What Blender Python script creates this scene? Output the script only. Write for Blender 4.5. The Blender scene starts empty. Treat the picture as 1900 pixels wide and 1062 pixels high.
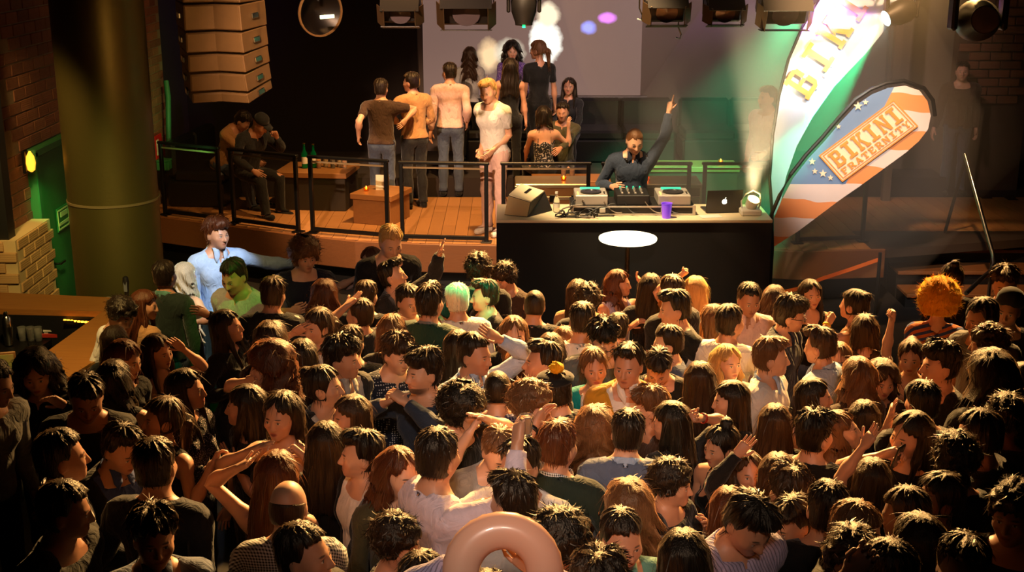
import bpy, bmesh, math, random, zlib
import numpy as np
from mathutils import Matrix, Vector
# ============================================================ camera, exposure, light
SC = bpy.context.scene; COL = SC.collection
FPX, TH, CZ = 2400.0, math.atan(.285), 4.3                     # focal length in pixels (1900 px wide), pitch, balcony eye height
cam = bpy.data.cameras.new('camera'); cam.sensor_width = 36; cam.lens = FPX / 1900 * 36; cam.clip_end = 100
co_ = bpy.data.objects.new('camera', cam); COL.objects.link(co_); co_.location = (0, 0, CZ); co_.rotation_euler = (math.pi / 2 - TH, 0, 0); SC.camera = co_
vs_ = SC.view_settings; vs_.view_transform = 'Standard'; vs_.look = 'None'; vs_.gamma = 1; vs_.use_curve_mapping = False; vs_.exposure = 0.0
W_ = bpy.data.worlds.new('club_air'); SC.world = W_; W_.use_nodes = True
W_.node_tree.nodes['Background'].inputs[0].default_value = (1, .62, .36, 1); W_.node_tree.nodes['Background'].inputs[1].default_value = .008
def ray(px, py):
    a = (px - 950) / FPX; b = -(py - 531) / FPX; s, c = math.sin(TH), math.cos(TH); return (a, c + b * s, -s + b * c)
def P(px, py, z):
    d = ray(px, py); t = (z - CZ) / d[2]; return (t * d[0], t * d[1], z)
def D(px, py, y):
    d = ray(px, py); t = y / d[1]; return (t * d[0], y, CZ + t * d[2])
def spot(name, loc, to, watts, deg, col, blend=.5, r=.08):
    l = bpy.data.lights.new(name, 'SPOT'); l.energy = watts; l.spot_size = math.radians(deg); l.spot_blend = blend; l.color = col; l.shadow_soft_size = r
    o = bpy.data.objects.new(name, l); COL.objects.link(o); o.location = loc; o.rotation_euler = (Vector(to) - Vector(loc)).to_track_quat('-Z', 'Y').to_euler(); return o
AM = (1, .50, .14)
spot('crowd_back_warm', (1.0, 14.2, 5.9), (0.35, 7.9, 1.5), 19000, 46, (1, .53, .16), .9, .12)
spot('crowd_back_warm', (4.4, 14.0, 5.9), (1.9, 8.7, 1.5), 12000, 40, (1, .53, .16), .9, .12)
spot('crowd_fill', (.2, -2.4, 7.8), (0.38, 8.3, 1.5), 2300, 23.5, (1, .74, .56), 1.0, .4)
spot('crowd_fill_near', (-1.2, -2.4, 7.8), (.12, 5.6, 1.55), 1500, 13, (1, .76, .6), 1.0, .3)
spot('stage_front_warm', (-2.6, 3.5, 7.2), (-.85, 15.8, 1.2), 10000, 20, (1, .62, .38), .7, .1)
spot('stage_left_warm', (-.5, 12.3, 6.8), (-2.4, 15.6, .65), 700, 70, (1, .5, .16), .8, .1)
spot('stage_down_warm', (-.2, 14.6, 6.6), (-.7, 15.6, .65), 2600, 62, (1, .56, .2), .8, .1)
spot('stage_right_warm', (2.6, 9.8, 6.8), (4.2, 14.7, .3), 3000, 32, (1, .55, .25), .9, .1)
spot('dj_warm', (-.2, 11.2, 6.4), (1.2, 13.0, 1.7), 3200, 30, (1, .68, .36), .6, .08)
spot('array_warm', (-1.2, 8.0, 3.0), (-3.0, 12.3, 3.2), 170, 30, (1, .55, .16), .8, .1)
spot('left_wall_warm', (-4.3, 10.3, 3.6), (-4.62, 12.6, 1.6), 260, 60, (1, .62, .2), .9, .1)
spot('column_yellow', (-2.0, 6.5, 5.4), (-3.62, 11.5, 1.7), 1300, 19, (.82, .74, .2), 1, .3)
spot('door_green', (-4.25, 11.6, 2.2), (-4.62, 12.9, 1.1), 40, 38, (.1, 1, .25), .8, .05)
spot('strip_green', (-3.6, 15.4, 1.6), (-4.6, 16.9, 1.9), 40, 60, (.25, 1, .25), .8, .05)
spot('bar_warm', (-3.0, 8.4, 3.6), (-3.6, 9.9, 1.1), 330, 80, (1, .66, .22), .8, .08)
spot('white_patch', (.2, 6.2, 7.2), D(408, 475, 10.4), 4200, 8, (.74, .86, 1), .5, .03)
spot('green_patch', (1.6, 4.6, 7.6), D(838, 570, 9.6), 5000, 5.0, (.04, 1, .36), .35, .02)
spot('green_patch', (1.6, 4.6, 7.6), D(440, 560, 9.9), 1500, 5.2, (.12, 1, .06), .35, .02)
spot('green_patch', (1.6, 4.6, 7.6), D(360, 606, 9.3), 900, 1.6, (.05, 1, .2), .3, .02)
spot('green_patch', (1.6, 4.6, 7.6), D(948, 600, 9.3), 700, 1.0, (.05, 1, .5), .3, .02)
BL = D(1636, 36, 12.2)
spot('beam_white', BL, D(1530, 120, 12.7), 170, 34, (1, .92, 1), .6, .03)
spot('beam_green', BL, D(1440, 350, 12.75), 380, 20, (.02, 1, .35), .35, .03)
spot('beam_green', BL, D(1494, 262, 13.05), 3000, 18, (.02, 1, .35), .3, .03)
spot('beam_green', D(1500, -25, 14.2), D(1310, 300, 16.8), 4500, 34, (.05, 1, .4), .7, .03)  # added unseen lamp that greens the haze behind the flag
spot('beam_violet', D(1640, 30, 12.2), D(1440, 10, 13.2), 500, 40, (.65, .1, 1), .6, .05)
spot('flag_warm', (1.0, 6.0, 6.5), D(1600, 280, 12.4), 2900, 14, (1, .9, .82), .7, .1)
spot('uplight', D(1392, 363, 12.35), D(1440, 100, 12.6), 800, 44, (1, .8, .42), .6, .04)
spot('screen_wash', (2.2, 12.4, 6.6), (3.0, 18.8, 2.2), 2600, 60, (.95, .62, .55), .9, .1)
# ============================================================ materials
MATS = {}
def new_mat(name):
    m = bpy.data.materials.new(name); m.use_nodes = True; nt = m.node_tree; b = nt.nodes['Principled BSDF']; return m, nt, b
def lin(c): return tuple(((x / 12.92) if x <= .04045 else ((x + .055) / 1.055) ** 2.4) for x in c)
def N_(nt, typ, **kw):
    n = nt.nodes.new(typ)
    for k, v in kw.items():
        if k.startswith('i_'): n.inputs[k[2:].replace('_', ' ')].default_value = v
        else: setattr(n, k, v)
    return n
def M_(nt, op, a, b=None, c=None, clamp=False):
    n = nt.nodes.new('ShaderNodeMath'); n.operation = op; n.use_clamp = clamp
    for i, x in enumerate((a, b, c)):
        if x is None: continue
        if isinstance(x, (int, float)): n.inputs[i].default_value = x
        else: nt.links.new(x, n.inputs[i])
    return n.outputs[0]
def VM(nt, op, a, b=None):
    n = nt.nodes.new('ShaderNodeVectorMath'); n.operation = op
    for i, x in enumerate((a, b)):
        if x is None: continue
        if isinstance(x, (tuple, list)): n.inputs[i].default_value = x
        else: nt.links.new(x, n.inputs[i])
    return n
def MIX(nt, fac, a, b):
    n = nt.nodes.new('ShaderNodeMix'); n.data_type = 'RGBA'
    for s_, x in ((0, fac), (6, a), (7, b)):
        if isinstance(x, (int, float)): n.inputs[s_].default_value = x
        elif isinstance(x, (tuple, list)): n.inputs[s_].default_value = (*x[:3], 1)
        else: nt.links.new(x, n.inputs[s_])
    return n.outputs[2]
def bump(nt, b, h, strength=.3, dist=.01):
    n = nt.nodes.new('ShaderNodeBump'); n.inputs['Strength'].default_value = strength; n.inputs['Distance'].default_value = dist
    nt.links.new(h, n.inputs['Height']); nt.links.new(n.outputs[0], b.inputs['Normal'])
def rest_node(nt): return N_(nt, 'ShaderNodeAttribute', attribute_name='rest').outputs['Vector']
def simple(name, col, rough=.6, metal=0., noise=.0, nscale=12., emit=None, estr=0., spec=.5, bumpd=0., bscale=80., coat=0.):
    if name in MATS: return MATS[name]
    m, nt, b = new_mat(name); c = lin(col); b.inputs['Base Color'].default_value = (*c, 1); b.inputs['Roughness'].default_value = rough; b.inputs['Metallic'].default_value = metal
    b.inputs['Specular IOR Level'].default_value = spec; b.inputs['Coat Weight'].default_value = coat
    tc = nt.nodes.new('ShaderNodeTexCoord')
    if noise:
        n = N_(nt, 'ShaderNodeTexNoise', i_Scale=nscale, i_Detail=4.); nt.links.new(tc.outputs['Object'], n.inputs['Vector'])
        k = M_(nt, 'MULTIPLY_ADD', n.outputs[0], noise * 2, 1 - noise)
        s_ = VM(nt, 'SCALE', (*c,)); nt.links.new(k, s_.inputs['Scale']); nt.links.new(s_.outputs[0], b.inputs['Base Color'])
    if bumpd:
        n = N_(nt, 'ShaderNodeTexNoise', i_Scale=bscale, i_Detail=3.); nt.links.new(tc.outputs['Object'], n.inputs['Vector']); bump(nt, b, n.outputs[0], .5, bumpd)
    if emit: b.inputs['Emission Color'].default_value = (*lin(emit), 1); b.inputs['Emission Strength'].default_value = estr
    MATS[name] = m; return m
def skin_mat(tone, beard=False, lips=False):
    key = f'skin_{tone}_{int(beard)}{int(lips)}'
    if key in MATS: return MATS[key]
    base = {'a': (.80, .60, .48), 'b': (.73, .52, .40), 'c': (.62, .42, .31), 'd': (.45, .29, .20)}[tone]
    m, nt, b = new_mat(key); r = rest_node(nt); c = lin(base)
    sx = N_(nt, 'ShaderNodeSeparateXYZ'); nt.links.new(r, sx.inputs[0]); x, y, z = sx.outputs; ax = M_(nt, 'ABSOLUTE', x)
    def blob(cx, cy, cz, rx, ry, rz, soft=.35):
        dx = M_(nt, 'DIVIDE', M_(nt, 'SUBTRACT', ax, cx), rx); dz = M_(nt, 'DIVIDE', M_(nt, 'SUBTRACT', z, cz), rz); dy = M_(nt, 'DIVIDE', M_(nt, 'SUBTRACT', y, cy), ry)
        d = M_(nt, 'SQRT', M_(nt, 'ADD', M_(nt, 'ADD', M_(nt, 'MULTIPLY', dx, dx), M_(nt, 'MULTIPLY', dy, dy)), M_(nt, 'MULTIPLY', dz, dz)))
        return M_(nt, 'DIVIDE', M_(nt, 'SUBTRACT', 1.0, d), soft, clamp=True)
    n = N_(nt, 'ShaderNodeTexNoise', i_Scale=14., i_Detail=3.); nt.links.new(r, n.inputs['Vector'])
    col = MIX(nt, n.outputs[0], tuple(v * .86 for v in c), tuple(min(1, v * 1.12) for v in c))
    red = blob(.043, -.085, 1.603, .032, .05, .025, 1.0); col = MIX(nt, M_(nt, 'MULTIPLY', red, .3), col, (c[0] * .95, c[1] * .6, c[2] * .55))
    if beard:
        bm = M_(nt, 'MULTIPLY', blob(.0, -.055, 1.545, .078, .085, .05, .35), M_(nt, 'GREATER_THAN', M_(nt, 'ABSOLUTE', M_(nt, 'SUBTRACT', z, 1.5665)), .0075))
        col = MIX(nt, M_(nt, 'MULTIPLY', bm, .78), col, (.018, .012, .008))
    lip = blob(.0, -.1, 1.5663, .0245, .03, .0125, .3); lc = (.35, .05, .045) if lips else (c[0] * .75, c[1] * .45, c[2] * .42)
    col = MIX(nt, M_(nt, 'MULTIPLY', lip, .8), col, lc)
    slit = blob(.0, -.1, 1.5663, .02, .03, .0018, .5); col = MIX(nt, slit, col, (.03, .01, .01))
    white = blob(.032, -.094, 1.6305, .0125, .02, .0058, .25); col = MIX(nt, white, col, (.55, .52, .47))
    iris = blob(.032, -.094, 1.631, .0056, .02, .0056, .2); col = MIX(nt, iris, col, (.02, .012, .008))
    lid = blob(.032, -.094, 1.6375, .0155, .02, .0024, .5); col = MIX(nt, lid, col, (.02, .012, .01))
    br = blob(.0315, -.09, 1.652, .0205, .02, .0048, .4); col = MIX(nt, M_(nt, 'MULTIPLY', br, .85), col, (.02, .013, .009))
    nt.links.new(col, b.inputs['Base Color']); b.inputs['Roughness'].default_value = .48
    b.inputs['Subsurface Weight'].default_value = 0.0; b.inputs['Sheen Weight'].default_value = .08
    MATS[key] = m; return m
HC = dict(blk=(.045, .035, .03), dbr=(.085, .055, .04), br=(.17, .105, .065), aub=(.28, .13, .06), lbr=(.34, .22, .13), bln=(.66, .49, .28), ash=(.58, .52, .42), gry=(.4, .38, .34), org=(1, .56, .05), wht=(.75, .72, .62))
def hair_mat(c):
    key = 'hair_' + c
    if key in MATS: return MATS[key]
    m, nt, b = new_mat(key); r = rest_node(nt); k = lin(HC[c])
    mp = N_(nt, 'ShaderNodeMapping'); mp.inputs['Scale'].default_value = (170, 170, 9); nt.links.new(r, mp.inputs['Vector'])
    n = N_(nt, 'ShaderNodeTexNoise', i_Scale=1., i_Detail=3.); nt.links.new(mp.outputs[0], n.inputs['Vector'])
    nt.links.new(MIX(nt, n.outputs[0], tuple(v * .45 for v in k), tuple(min(1, v * 1.7) for v in k)), b.inputs['Base Color'])
    b.inputs['Roughness'].default_value = .42 if c != 'org' else .8; b.inputs['Specular IOR Level'].default_value = .4; b.inputs['Specular Tint'].default_value = (1, .86, .68, 1)
    b.inputs['Sheen Weight'].default_value = .9; b.inputs['Sheen Roughness'].default_value = .32; b.inputs['Sheen Tint'].default_value = (min(1, k[0] * 4 + .22), min(1, k[1] * 4 + .14), min(1, k[2] * 4 + .07), 1)
    bump(nt, b, n.outputs[0], .7, .006); MATS[key] = m; return m
CC = dict(blk=(.05, .05, .055), char=(.12, .12, .125), navy=(.08, .1, .17), blue=(.2, .27, .5), denim=(.17, .21, .28), lblue=(.62, .70, .82), white=(.84, .82, .80), grey=(.42, .42, .42), lgrey=(.62, .61, .6),
          lilac=(.66, .62, .74), pink=(.80, .66, .63), lpink=(.82, .74, .78), tan=(.68, .50, .32), brown=(.25, .17, .12), olive=(.28, .26, .17), teal=(.05, .55, .55), green=(.10, .22, .16), dgreen=(.09, .14, .11), sea=(.35, .55, .5),
          gold=(.72, .52, .12), rust=(.5, .25, .12), jeans=(.26, .30, .38), cream=(.85, .78, .65), bgrey=(.33, .37, .46), purple=(.3, .18, .5), red=(.6, .1, .08))
def cloth_mat(c, pat=''):
    key = 'cloth_' + c + pat
    if key in MATS: return MATS[key]
    m, nt, b = new_mat(key); r = rest_node(nt); k = lin(CC[c])
    n = N_(nt, 'ShaderNodeTexNoise', i_Scale=26., i_Detail=4., i_Distortion=.6); nt.links.new(r, n.inputs['Vector'])
    col = MIX(nt, n.outputs[0], tuple(v * .8 for v in k), tuple(min(1, v * 1.15) for v in k))
    sx = N_(nt, 'ShaderNodeSeparateXYZ'); nt.links.new(r, sx.inputs[0]); x, y, z = sx.outputs
    def lines(v, per, duty): return M_(nt, 'LESS_THAN', M_(nt, 'FRACT', M_(nt, 'DIVIDE', v, per)), duty)
    u = M_(nt, 'ADD', x, M_(nt, 'MULTIPLY', y, .6))
    if pat == 'check':
        f_ = M_(nt, 'MAXIMUM', lines(u, .021, .2), lines(z, .021, .2)); col = MIX(nt, f_, col, lin((.55, .55, .75)))
    if pat == 'gingham':
        f_ = M_(nt, 'MULTIPLY', M_(nt, 'ADD', lines(u, .012, .5), lines(z, .012, .5)), .5); col = MIX(nt, f_, col, (.7, .7, .7))
    if pat == 'vstripe': col = MIX(nt, lines(u, .016, .3), col, tuple(v * .45 for v in k))
    if pat == 'hstripe': col = MIX(nt, lines(z, .055, .45), col, lin((.8, .75, .7)))
    if pat == 'bstripe':
        f_ = lines(M_(nt, 'ADD', z, M_(nt, 'MULTIPLY', x, .4)), .05, .5); col = MIX(nt, f_, col, lin((.75, .42, .2)))
    if pat == 'dots':
        vo = N_(nt, 'ShaderNodeTexVoronoi', i_Scale=62., i_Randomness=.25); nt.links.new(r, vo.inputs['Vector']); col = MIX(nt, M_(nt, 'LESS_THAN', vo.outputs['Distance'], .3), col, (.5, .5, .55))
    if pat == 'print':
        vo = N_(nt, 'ShaderNodeTexNoise', i_Scale=45., i_Detail=2.); nt.links.new(r, vo.inputs['Vector']); col = MIX(nt, M_(nt, 'GREATER_THAN', vo.outputs[0], .56), col, (.28, .24, .2))
    if pat == 'sparkle':
        vo = N_(nt, 'ShaderNodeTexVoronoi', i_Scale=120.); nt.links.new(r, vo.inputs['Vector']); col = MIX(nt, M_(nt, 'LESS_THAN', vo.outputs['Distance'], .28), col, (.75, .6, .7))
    nt.links.new(col, b.inputs['Base Color']); b.inputs['Roughness'].default_value = .8; b.inputs['Sheen Weight'].default_value = .15; b.inputs['Specular IOR Level'].default_value = .25
    mp = N_(nt, 'ShaderNodeMapping'); mp.inputs['Scale'].default_value = (16, 16, 9); nt.links.new(r, mp.inputs['Vector'])
    n2 = N_(nt, 'ShaderNodeTexNoise', i_Scale=1., i_Detail=4., i_Distortion=1.2); nt.links.new(mp.outputs[0], n2.inputs['Vector']); bump(nt, b, n2.outputs[0], .8, .02)
    MATS[key] = m; return m
# ============================================================ figures: signed-distance bodies, meshed once, posed per person
f32 = np.float32
def V3(*a): return np.array(a, f32)
def ell(p, c, r):
    c = V3(*c); r = V3(*r); q = (p - c) / r
    k0 = np.sqrt((q * q).sum(-1)) + 1e-9; k1 = np.sqrt(((q / r) ** 2).sum(-1)) + 1e-9
    return k0 * (k0 - 1) / k1
def cap(p, a, b, ra, rb=None):
    rb = ra if rb is None else rb
    a = V3(*a); b = V3(*b); ba = b - a
    t = np.clip(((p - a) @ ba) / f32(ba @ ba), 0, 1)
    d = p - a - t[..., None] * ba
    return np.sqrt((d * d).sum(-1)) - (ra + (rb - ra) * t)
def sm(a, b, k=.03):
    h = np.maximum(k - np.abs(a - b), 0) / k
    return np.minimum(a, b) - h * h * k * .25
def smax(a, b, k=.02): return -sm(-a, -b, k)
def sstep(a, b, x):
    t = np.clip((x - a) / (b - a), 0, 1); return t * t * (3 - 2 * t)

def wob(p, fr, seed, n=5):
    r = np.random.RandomState(seed); o = 0
    for _ in range(n):
        d = r.normal(size=3); d = d / np.linalg.norm(d) * fr * r.uniform(.6, 1.6)
        o = o + np.sin(p @ d.astype(f32) + f32(r.uniform(0, 6.28)))
    return o / n

class Sex: pass
def make_sex(fem):
    s = Sex(); s.fem = fem
    sw = .158 if fem else .185
    s.sh = np.array([sw, .02, 1.405 if not fem else 1.395]); d = np.array([.69, -.05, -.722]); d /= np.linalg.norm(d); s.ad = d
    s.el = s.sh + d * (.275 if fem else .285); s.wr = s.el + d * (.235 if fem else .25)
    s.hip = np.array([.088, .01, .93]); s.kn = np.array([.10, .0, .50]); s.an = np.array([.105, .025, .085])
    s.neck = np.array([0, .025, 1.455]); s.hd = np.array([0, .012, 1.545]); s.sp = np.array([0, .01, 1.06])
    return s
def torso_sdf(s, p):
    if s.fem:
        t = ell(p, (0, .012, 1.27), (.138, .092, .19))
        t = sm(t, cap(p, (-.125, .022, 1.385), (.125, .022, 1.385), .043), .09)
        t = sm(t, cap(p, (0, .028, 1.46), (.13, .022, 1.395), .035, .034), .07)
        for sx in (-1, 1): t = sm(t, ell(p, (sx * .066, -.072, 1.265), (.058, .055, .058)), .035)
        t = sm(t, ell(p, (0, .008, 1.08), (.118, .088, .14)), .08)
        t = sm(t, ell(p, (0, .012, .93), (.165, .11, .12)), .07)
    else:
        t = ell(p, (0, .012, 1.27), (.158, .102, .2))
        t = sm(t, cap(p, (-.15, .022, 1.39), (.15, .022, 1.39), .052), .1)
        t = sm(t, cap(p, (0, .03, 1.47), (.15, .022, 1.41), .042, .042), .08)
        t = sm(t, cap(p, (0, .03, 1.47), (-.15, .022, 1.41), .042, .042), .08)
        for sx in (-1, 1): t = sm(t, ell(p, (sx * .075, -.06, 1.30), (.075, .045, .06)), .05)
        t = sm(t, ell(p, (0, .005, 1.06), (.145, .1, .16)), .08)
        t = sm(t, ell(p, (0, .012, .93), (.158, .108, .11)), .07)
    for sx in (-1, 1): t = sm(t, ell(p, (sx * .075, .075, .9), (.08, .07, .085)), .04)
    return t
def arm_sdf(s, p, sx):
    q = np.array([sx, 1, 1]); k = .86 if s.fem else 1
    a, b, c = s.sh * q, s.el * q, s.wr * q; dn = s.ad * q
    t = cap(p, a, b, .05 * k, .038 * k)
    t = sm(t, ell(p, a + dn * .02, (.06 * k, .056 * k, .06 * k)), .03)
    t = sm(t, cap(p, b, b + (c - b) * .35, .037 * k, .041 * k), .03)
    t = sm(t, cap(p, b + (c - b) * .3, c, .04 * k, .026 * k), .03)
    h = c + dn * .055                                   # palm: a rounded slab, thumb edge forward (-y)
    n = np.cross(dn, [0, 1, 0]); n /= np.linalg.norm(n)
    q3 = p - h.astype(f32)
    u, v, w = q3 @ dn.astype(f32), q3[..., 1], q3 @ n.astype(f32)
    box = np.sqrt(np.maximum(np.abs(u) - .032, 0) ** 2 + np.maximum(np.abs(v) - .026 * k, 0) ** 2 + np.maximum(np.abs(w) - .003, 0) ** 2) - .0135
    return sm(t, box, .02)
def leg_sdf(s, p, sx):
    q = np.array([sx, 1, 1]); a, b, c = s.hip * q, s.kn * q, s.an * q
    t = cap(p, a, b, .088 if s.fem else .085, .052)
    t = sm(t, cap(p, b, c, .05, .036), .03)
    t = sm(t, ell(p, (b * .6 + c * .4) + [0, .025, 0], (.048, .05, .11)), .03)
    t = sm(t, cap(p, (sx * .105, .045, .045), (sx * .125, -.13, .03), .04, .03), .03)
    return t
def neck_sdf(s, p):
    r = .048 if s.fem else .056
    t = cap(p, (0, .028, 1.42), (0, .012, 1.57), r + .006, r)
    if not s.fem: t = sm(t, ell(p, (0, -.038, 1.485), (.014, .014, .02)), .02)
    return t
def head_sdf(s, p):
    k = .94 if s.fem else 1.0
    t = ell(p, (0, .014, 1.657), (.0765, .097, .094))
    t = sm(t, ell(p, (0, -.022, 1.605), (.062 * k + .002, .07, .075)), .05)
    t = sm(t, ell(p, (0, -.045, 1.562), (.046 * k, .046, .042)), .04)      # jaw
    t = sm(t, ell(p, (0, -.078, 1.537), (.019 * k, .016, .015)), .03)      # chin
    for sx in (-1, 1):
        t = sm(t, ell(p, (sx * .042, -.062, 1.607), (.025, .025, .02)), .03)  # cheek
        t = smax(t, -ell(p, (sx * .032, -.108, 1.632), (.02, .017, .0125)), .016)   # eye socket
        t = sm(t, ell(p, (sx * .032, -.0815, 1.631), (.0135, .0135, .0115)), .004)  # eyeball under lids
        t = sm(t, ell(p, (sx * .0775, .012, 1.617), (.0095, .019, .03)), .008)      # ear
        t = sm(t, cap(p, (sx * .012, -.0905, 1.6475), (sx * .045, -.082, 1.6485), .0075 if not s.fem else .005, .005), .012)   # brow
        t = sm(t, ell(p, (sx * .0115, -.1, 1.5945), (.008, .010, .007)), .008)      # nostril wing
    t = sm(t, cap(p, (0, -.094, 1.64), (0, -.1165 if not s.fem else -.113, 1.600), .007, .0105), .014)
    t = sm(t, ell(p, (0, -.0925, 1.5715), (.022, .012, .0055)), .006)     # lips
    t = sm(t, ell(p, (0, -.0925, 1.5605), (.019, .012, .0065)), .006)
    t = smax(t, -ell(p, (0, -.107, 1.5663), (.02, .008, .0022)), .004)    # mouth line
    return t
def body_groups(s, p):
    return dict(T=torso_sdf(s, p), A=arm_sdf(s, p, 1), B=arm_sdf(s, p, -1), L=leg_sdf(s, p, 1), R=leg_sdf(s, p, -1), N=neck_sdf(s, p), H=head_sdf(s, p))

def surface_nets(F, X, Y, Z):
    S = F < 0
    nx, ny, nz = F.shape; sl = [(slice(0, n - 1), slice(1, n)) for n in F.shape]
    cnt = np.zeros((nx - 1, ny - 1, nz - 1), np.int8)
    for i in (0, 1):
        for j in (0, 1):
            for k in (0, 1): cnt += S[sl[0][i], sl[1][j], sl[2][k]]
    I = np.argwhere((cnt > 0) & (cnt < 8)); idx = np.full(cnt.shape, -1, np.int64); idx[tuple(I.T)] = np.arange(len(I))
    acc = np.zeros((len(I), 3)); num = np.zeros(len(I)); G = (X, Y, Z)
    cor = [(a, b, c) for a in (0, 1) for b in (0, 1) for c in (0, 1)]
    for c0 in cor:
        for ax in range(3):
            if c0[ax]: continue
            c1 = list(c0); c1[ax] = 1
            i0 = I + c0; i1 = I + c1
            f0 = F[tuple(i0.T)]; f1 = F[tuple(i1.T)]; m = (f0 < 0) != (f1 < 0)
            t = np.where(m, f0 / np.where(m, f0 - f1, 1), 0)
            for a in range(3):
                g0 = G[a][i0[:, a]]; g1 = G[a][i1[:, a]]
                acc[:, a] += np.where(m, g0 + t * (g1 - g0), 0)
            num += m
    v = acc / num[:, None]
    quads = []
    for ax in range(3):
        b, c = (ax + 1) % 3, (ax + 2) % 3
        A0 = [slice(None)] * 3; A0[ax] = slice(0, -1); A1 = [slice(None)] * 3; A1[ax] = slice(1, None)
        E = np.argwhere(S[tuple(A0)] != S[tuple(A1)])
        E = E[(E[:, b] > 0) & (E[:, c] > 0) & (E[:, b] < F.shape[b] - 1) & (E[:, c] < F.shape[c] - 1)]
        ins = S[tuple(E.T)]
        q = []
        for db, dc in ((1, 1), (0, 1), (0, 0), (1, 0)):
            e = E.copy(); e[:, b] -= db; e[:, c] -= dc; q.append(idx[tuple(e.T)])
        q = np.stack(q, 1); q[~ins] = q[~ins][:, ::-1]; quads.append(q)
    return v, np.concatenate(quads)
def axis(*segs):
    out = []
    for a, b, h in segs: out.append(np.linspace(a, b, max(2, round((b - a) / h) + 1))[:-1])
    return np.concatenate(out + [[segs[-1][1]]]).astype(f32)
def mesh_sdf(fn, X, Y, Z):
    F = np.empty((len(X), len(Y), len(Z)), f32)
    for i0 in range(0, len(X), 24):
        g = np.stack(np.meshgrid(X[i0:i0 + 24], Y, Z, indexing='ij'), -1); F[i0:i0 + 24] = fn(g)
    return surface_nets(F, X, Y, Z)
def mirrored(a): return np.concatenate([-a[::-1], a[1:]])
def decimate(v, q, target, w=None, fac=1.0):
    me = bpy.data.meshes.new('t'); me.from_pydata(v.tolist(), [], q.tolist()); ob = bpy.data.objects.new('t', me)
    bpy.context.scene.collection.objects.link(ob)
    m = ob.modifiers.new('d', 'DECIMATE'); m.ratio = min(1, target / (2 * len(q))); m.use_collapse_triangulate = True
    if w is not None:
        g = ob.vertex_groups.new(name='g')
        for lv in np.unique(np.round(w, 1)):
            ids = np.nonzero(np.round(w, 1) == lv)[0].tolist(); g.add(ids, float(lv), 'REPLACE')
        m.vertex_group = 'g'; m.vertex_group_factor = fac
    ev = ob.evaluated_get(bpy.context.evaluated_depsgraph_get()); e = ev.to_mesh()
    n = len(e.vertices); co = np.empty(n * 3, f32); e.vertices.foreach_get('co', co)
    t = [tuple(p.vertices) for p in e.polygons]; ev.to_mesh_clear()
    bpy.data.objects.remove(ob); bpy.data.meshes.remove(me)
    return co.reshape(-1, 3), t

# ------------------------------------------------ skin weights from the same fields
BONES = 'T N H A0 A1 A2 B0 B1 B2 L0 L1 R0 R1'.split()
def weights(s, v):
    p = v.astype(f32); g = body_groups(s, p); W = {}
    x, y, z = v[:, 0], v[:, 1], v[:, 2]; zt = z - .45 * y
    wn = sstep(1.435, 1.49, z - .15 * y) * sstep(.125, .085, np.abs(x)); wh = sstep(1.50, 1.548, zt) * sstep(.16, .12, np.abs(x))
    rest = np.ones(len(v))
    W['H'] = wh * rest; rest = rest * (1 - wh); W['N'] = wn * rest; rest = rest * (1 - wn)
    for k, sx in (('A', 1), ('B', -1)):
        q = np.array([sx, 1, 1]); sh, el, wr, d = s.sh * q, s.el * q, s.wr * q, s.ad * q
        wa = sstep(-.035, .04, g['T'] - g[k]) * (x * sx > .05)
        t = (v - sh) @ d; le = np.linalg.norm(s.el - s.sh); lw = le + np.linalg.norm(s.wr - s.el)
        w1 = sstep(le - .045, le + .045, t); w2 = sstep(lw - .02, lw + .02, t)
        a = rest * wa
        W[k + '0'] = a * (1 - w1); W[k + '1'] = a * w1 * (1 - w2); W[k + '2'] = a * w1 * w2; rest = rest - a
    for k, sx in (('L', 1), ('R', -1)):
        wl = sstep(-.05, .05, g['T'] - g[k]) * (x * sx > -.002) * sstep(1.0, .84, z)
        a = rest * wl; w1 = sstep(.56, .44, z); W[k + '0'] = a * (1 - w1); W[k + '1'] = a * w1; rest = rest - a
    W['T'] = rest
    return np.stack([W[b] for b in BONES], 1)

LIB = {}
def add_lib(key, s, v, t): LIB[key] = (v.astype(np.float64), t, weights(s, v))
hx = mirrored(axis((0, .1, .005), (.1, .75, .012)))
hy = axis((-.2, .2, .006)); hz = axis((-.01, 1.44, .014), (1.44, 1.78, .005))
SEX = {'m': make_sex(False), 'f': make_sex(True)}
def half(fn, X, Y, Z):
    """evaluate x >= 0 only and mirror (the rest pose is symmetric)"""
    n = len(X) // 2; F = np.empty((len(X), len(Y), len(Z)), f32)
    for i0 in range(n, len(X), 24):
        g = np.stack(np.meshgrid(X[i0:i0 + 24], Y, Z, indexing='ij'), -1); F[i0:i0 + 24] = fn(g)
    F[:n] = F[:n:-1]
    return surface_nets(F, X, Y, Z)
def body_sdf(s, p):
    t = torso_sdf(s, p)
    t = sm(t, leg_sdf(s, p, 1), .02); t = sm(t, arm_sdf(s, p, 1), .03)
    hi = p[..., 2] > 1.38
    out = t
    n = neck_sdf(s, p); h = head_sdf(s, p)
    return sm(out, sm(n, h, .025), .03)
CX = mirrored(axis((0, .75, .0135))); CY = axis((-.22, .22, .0135))
def wrinkle(p, seed): return .0035 * wob(p * V3(1, 1, 1.6), 26, seed) + .0018 * wob(p, 70, seed + 9)
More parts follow.
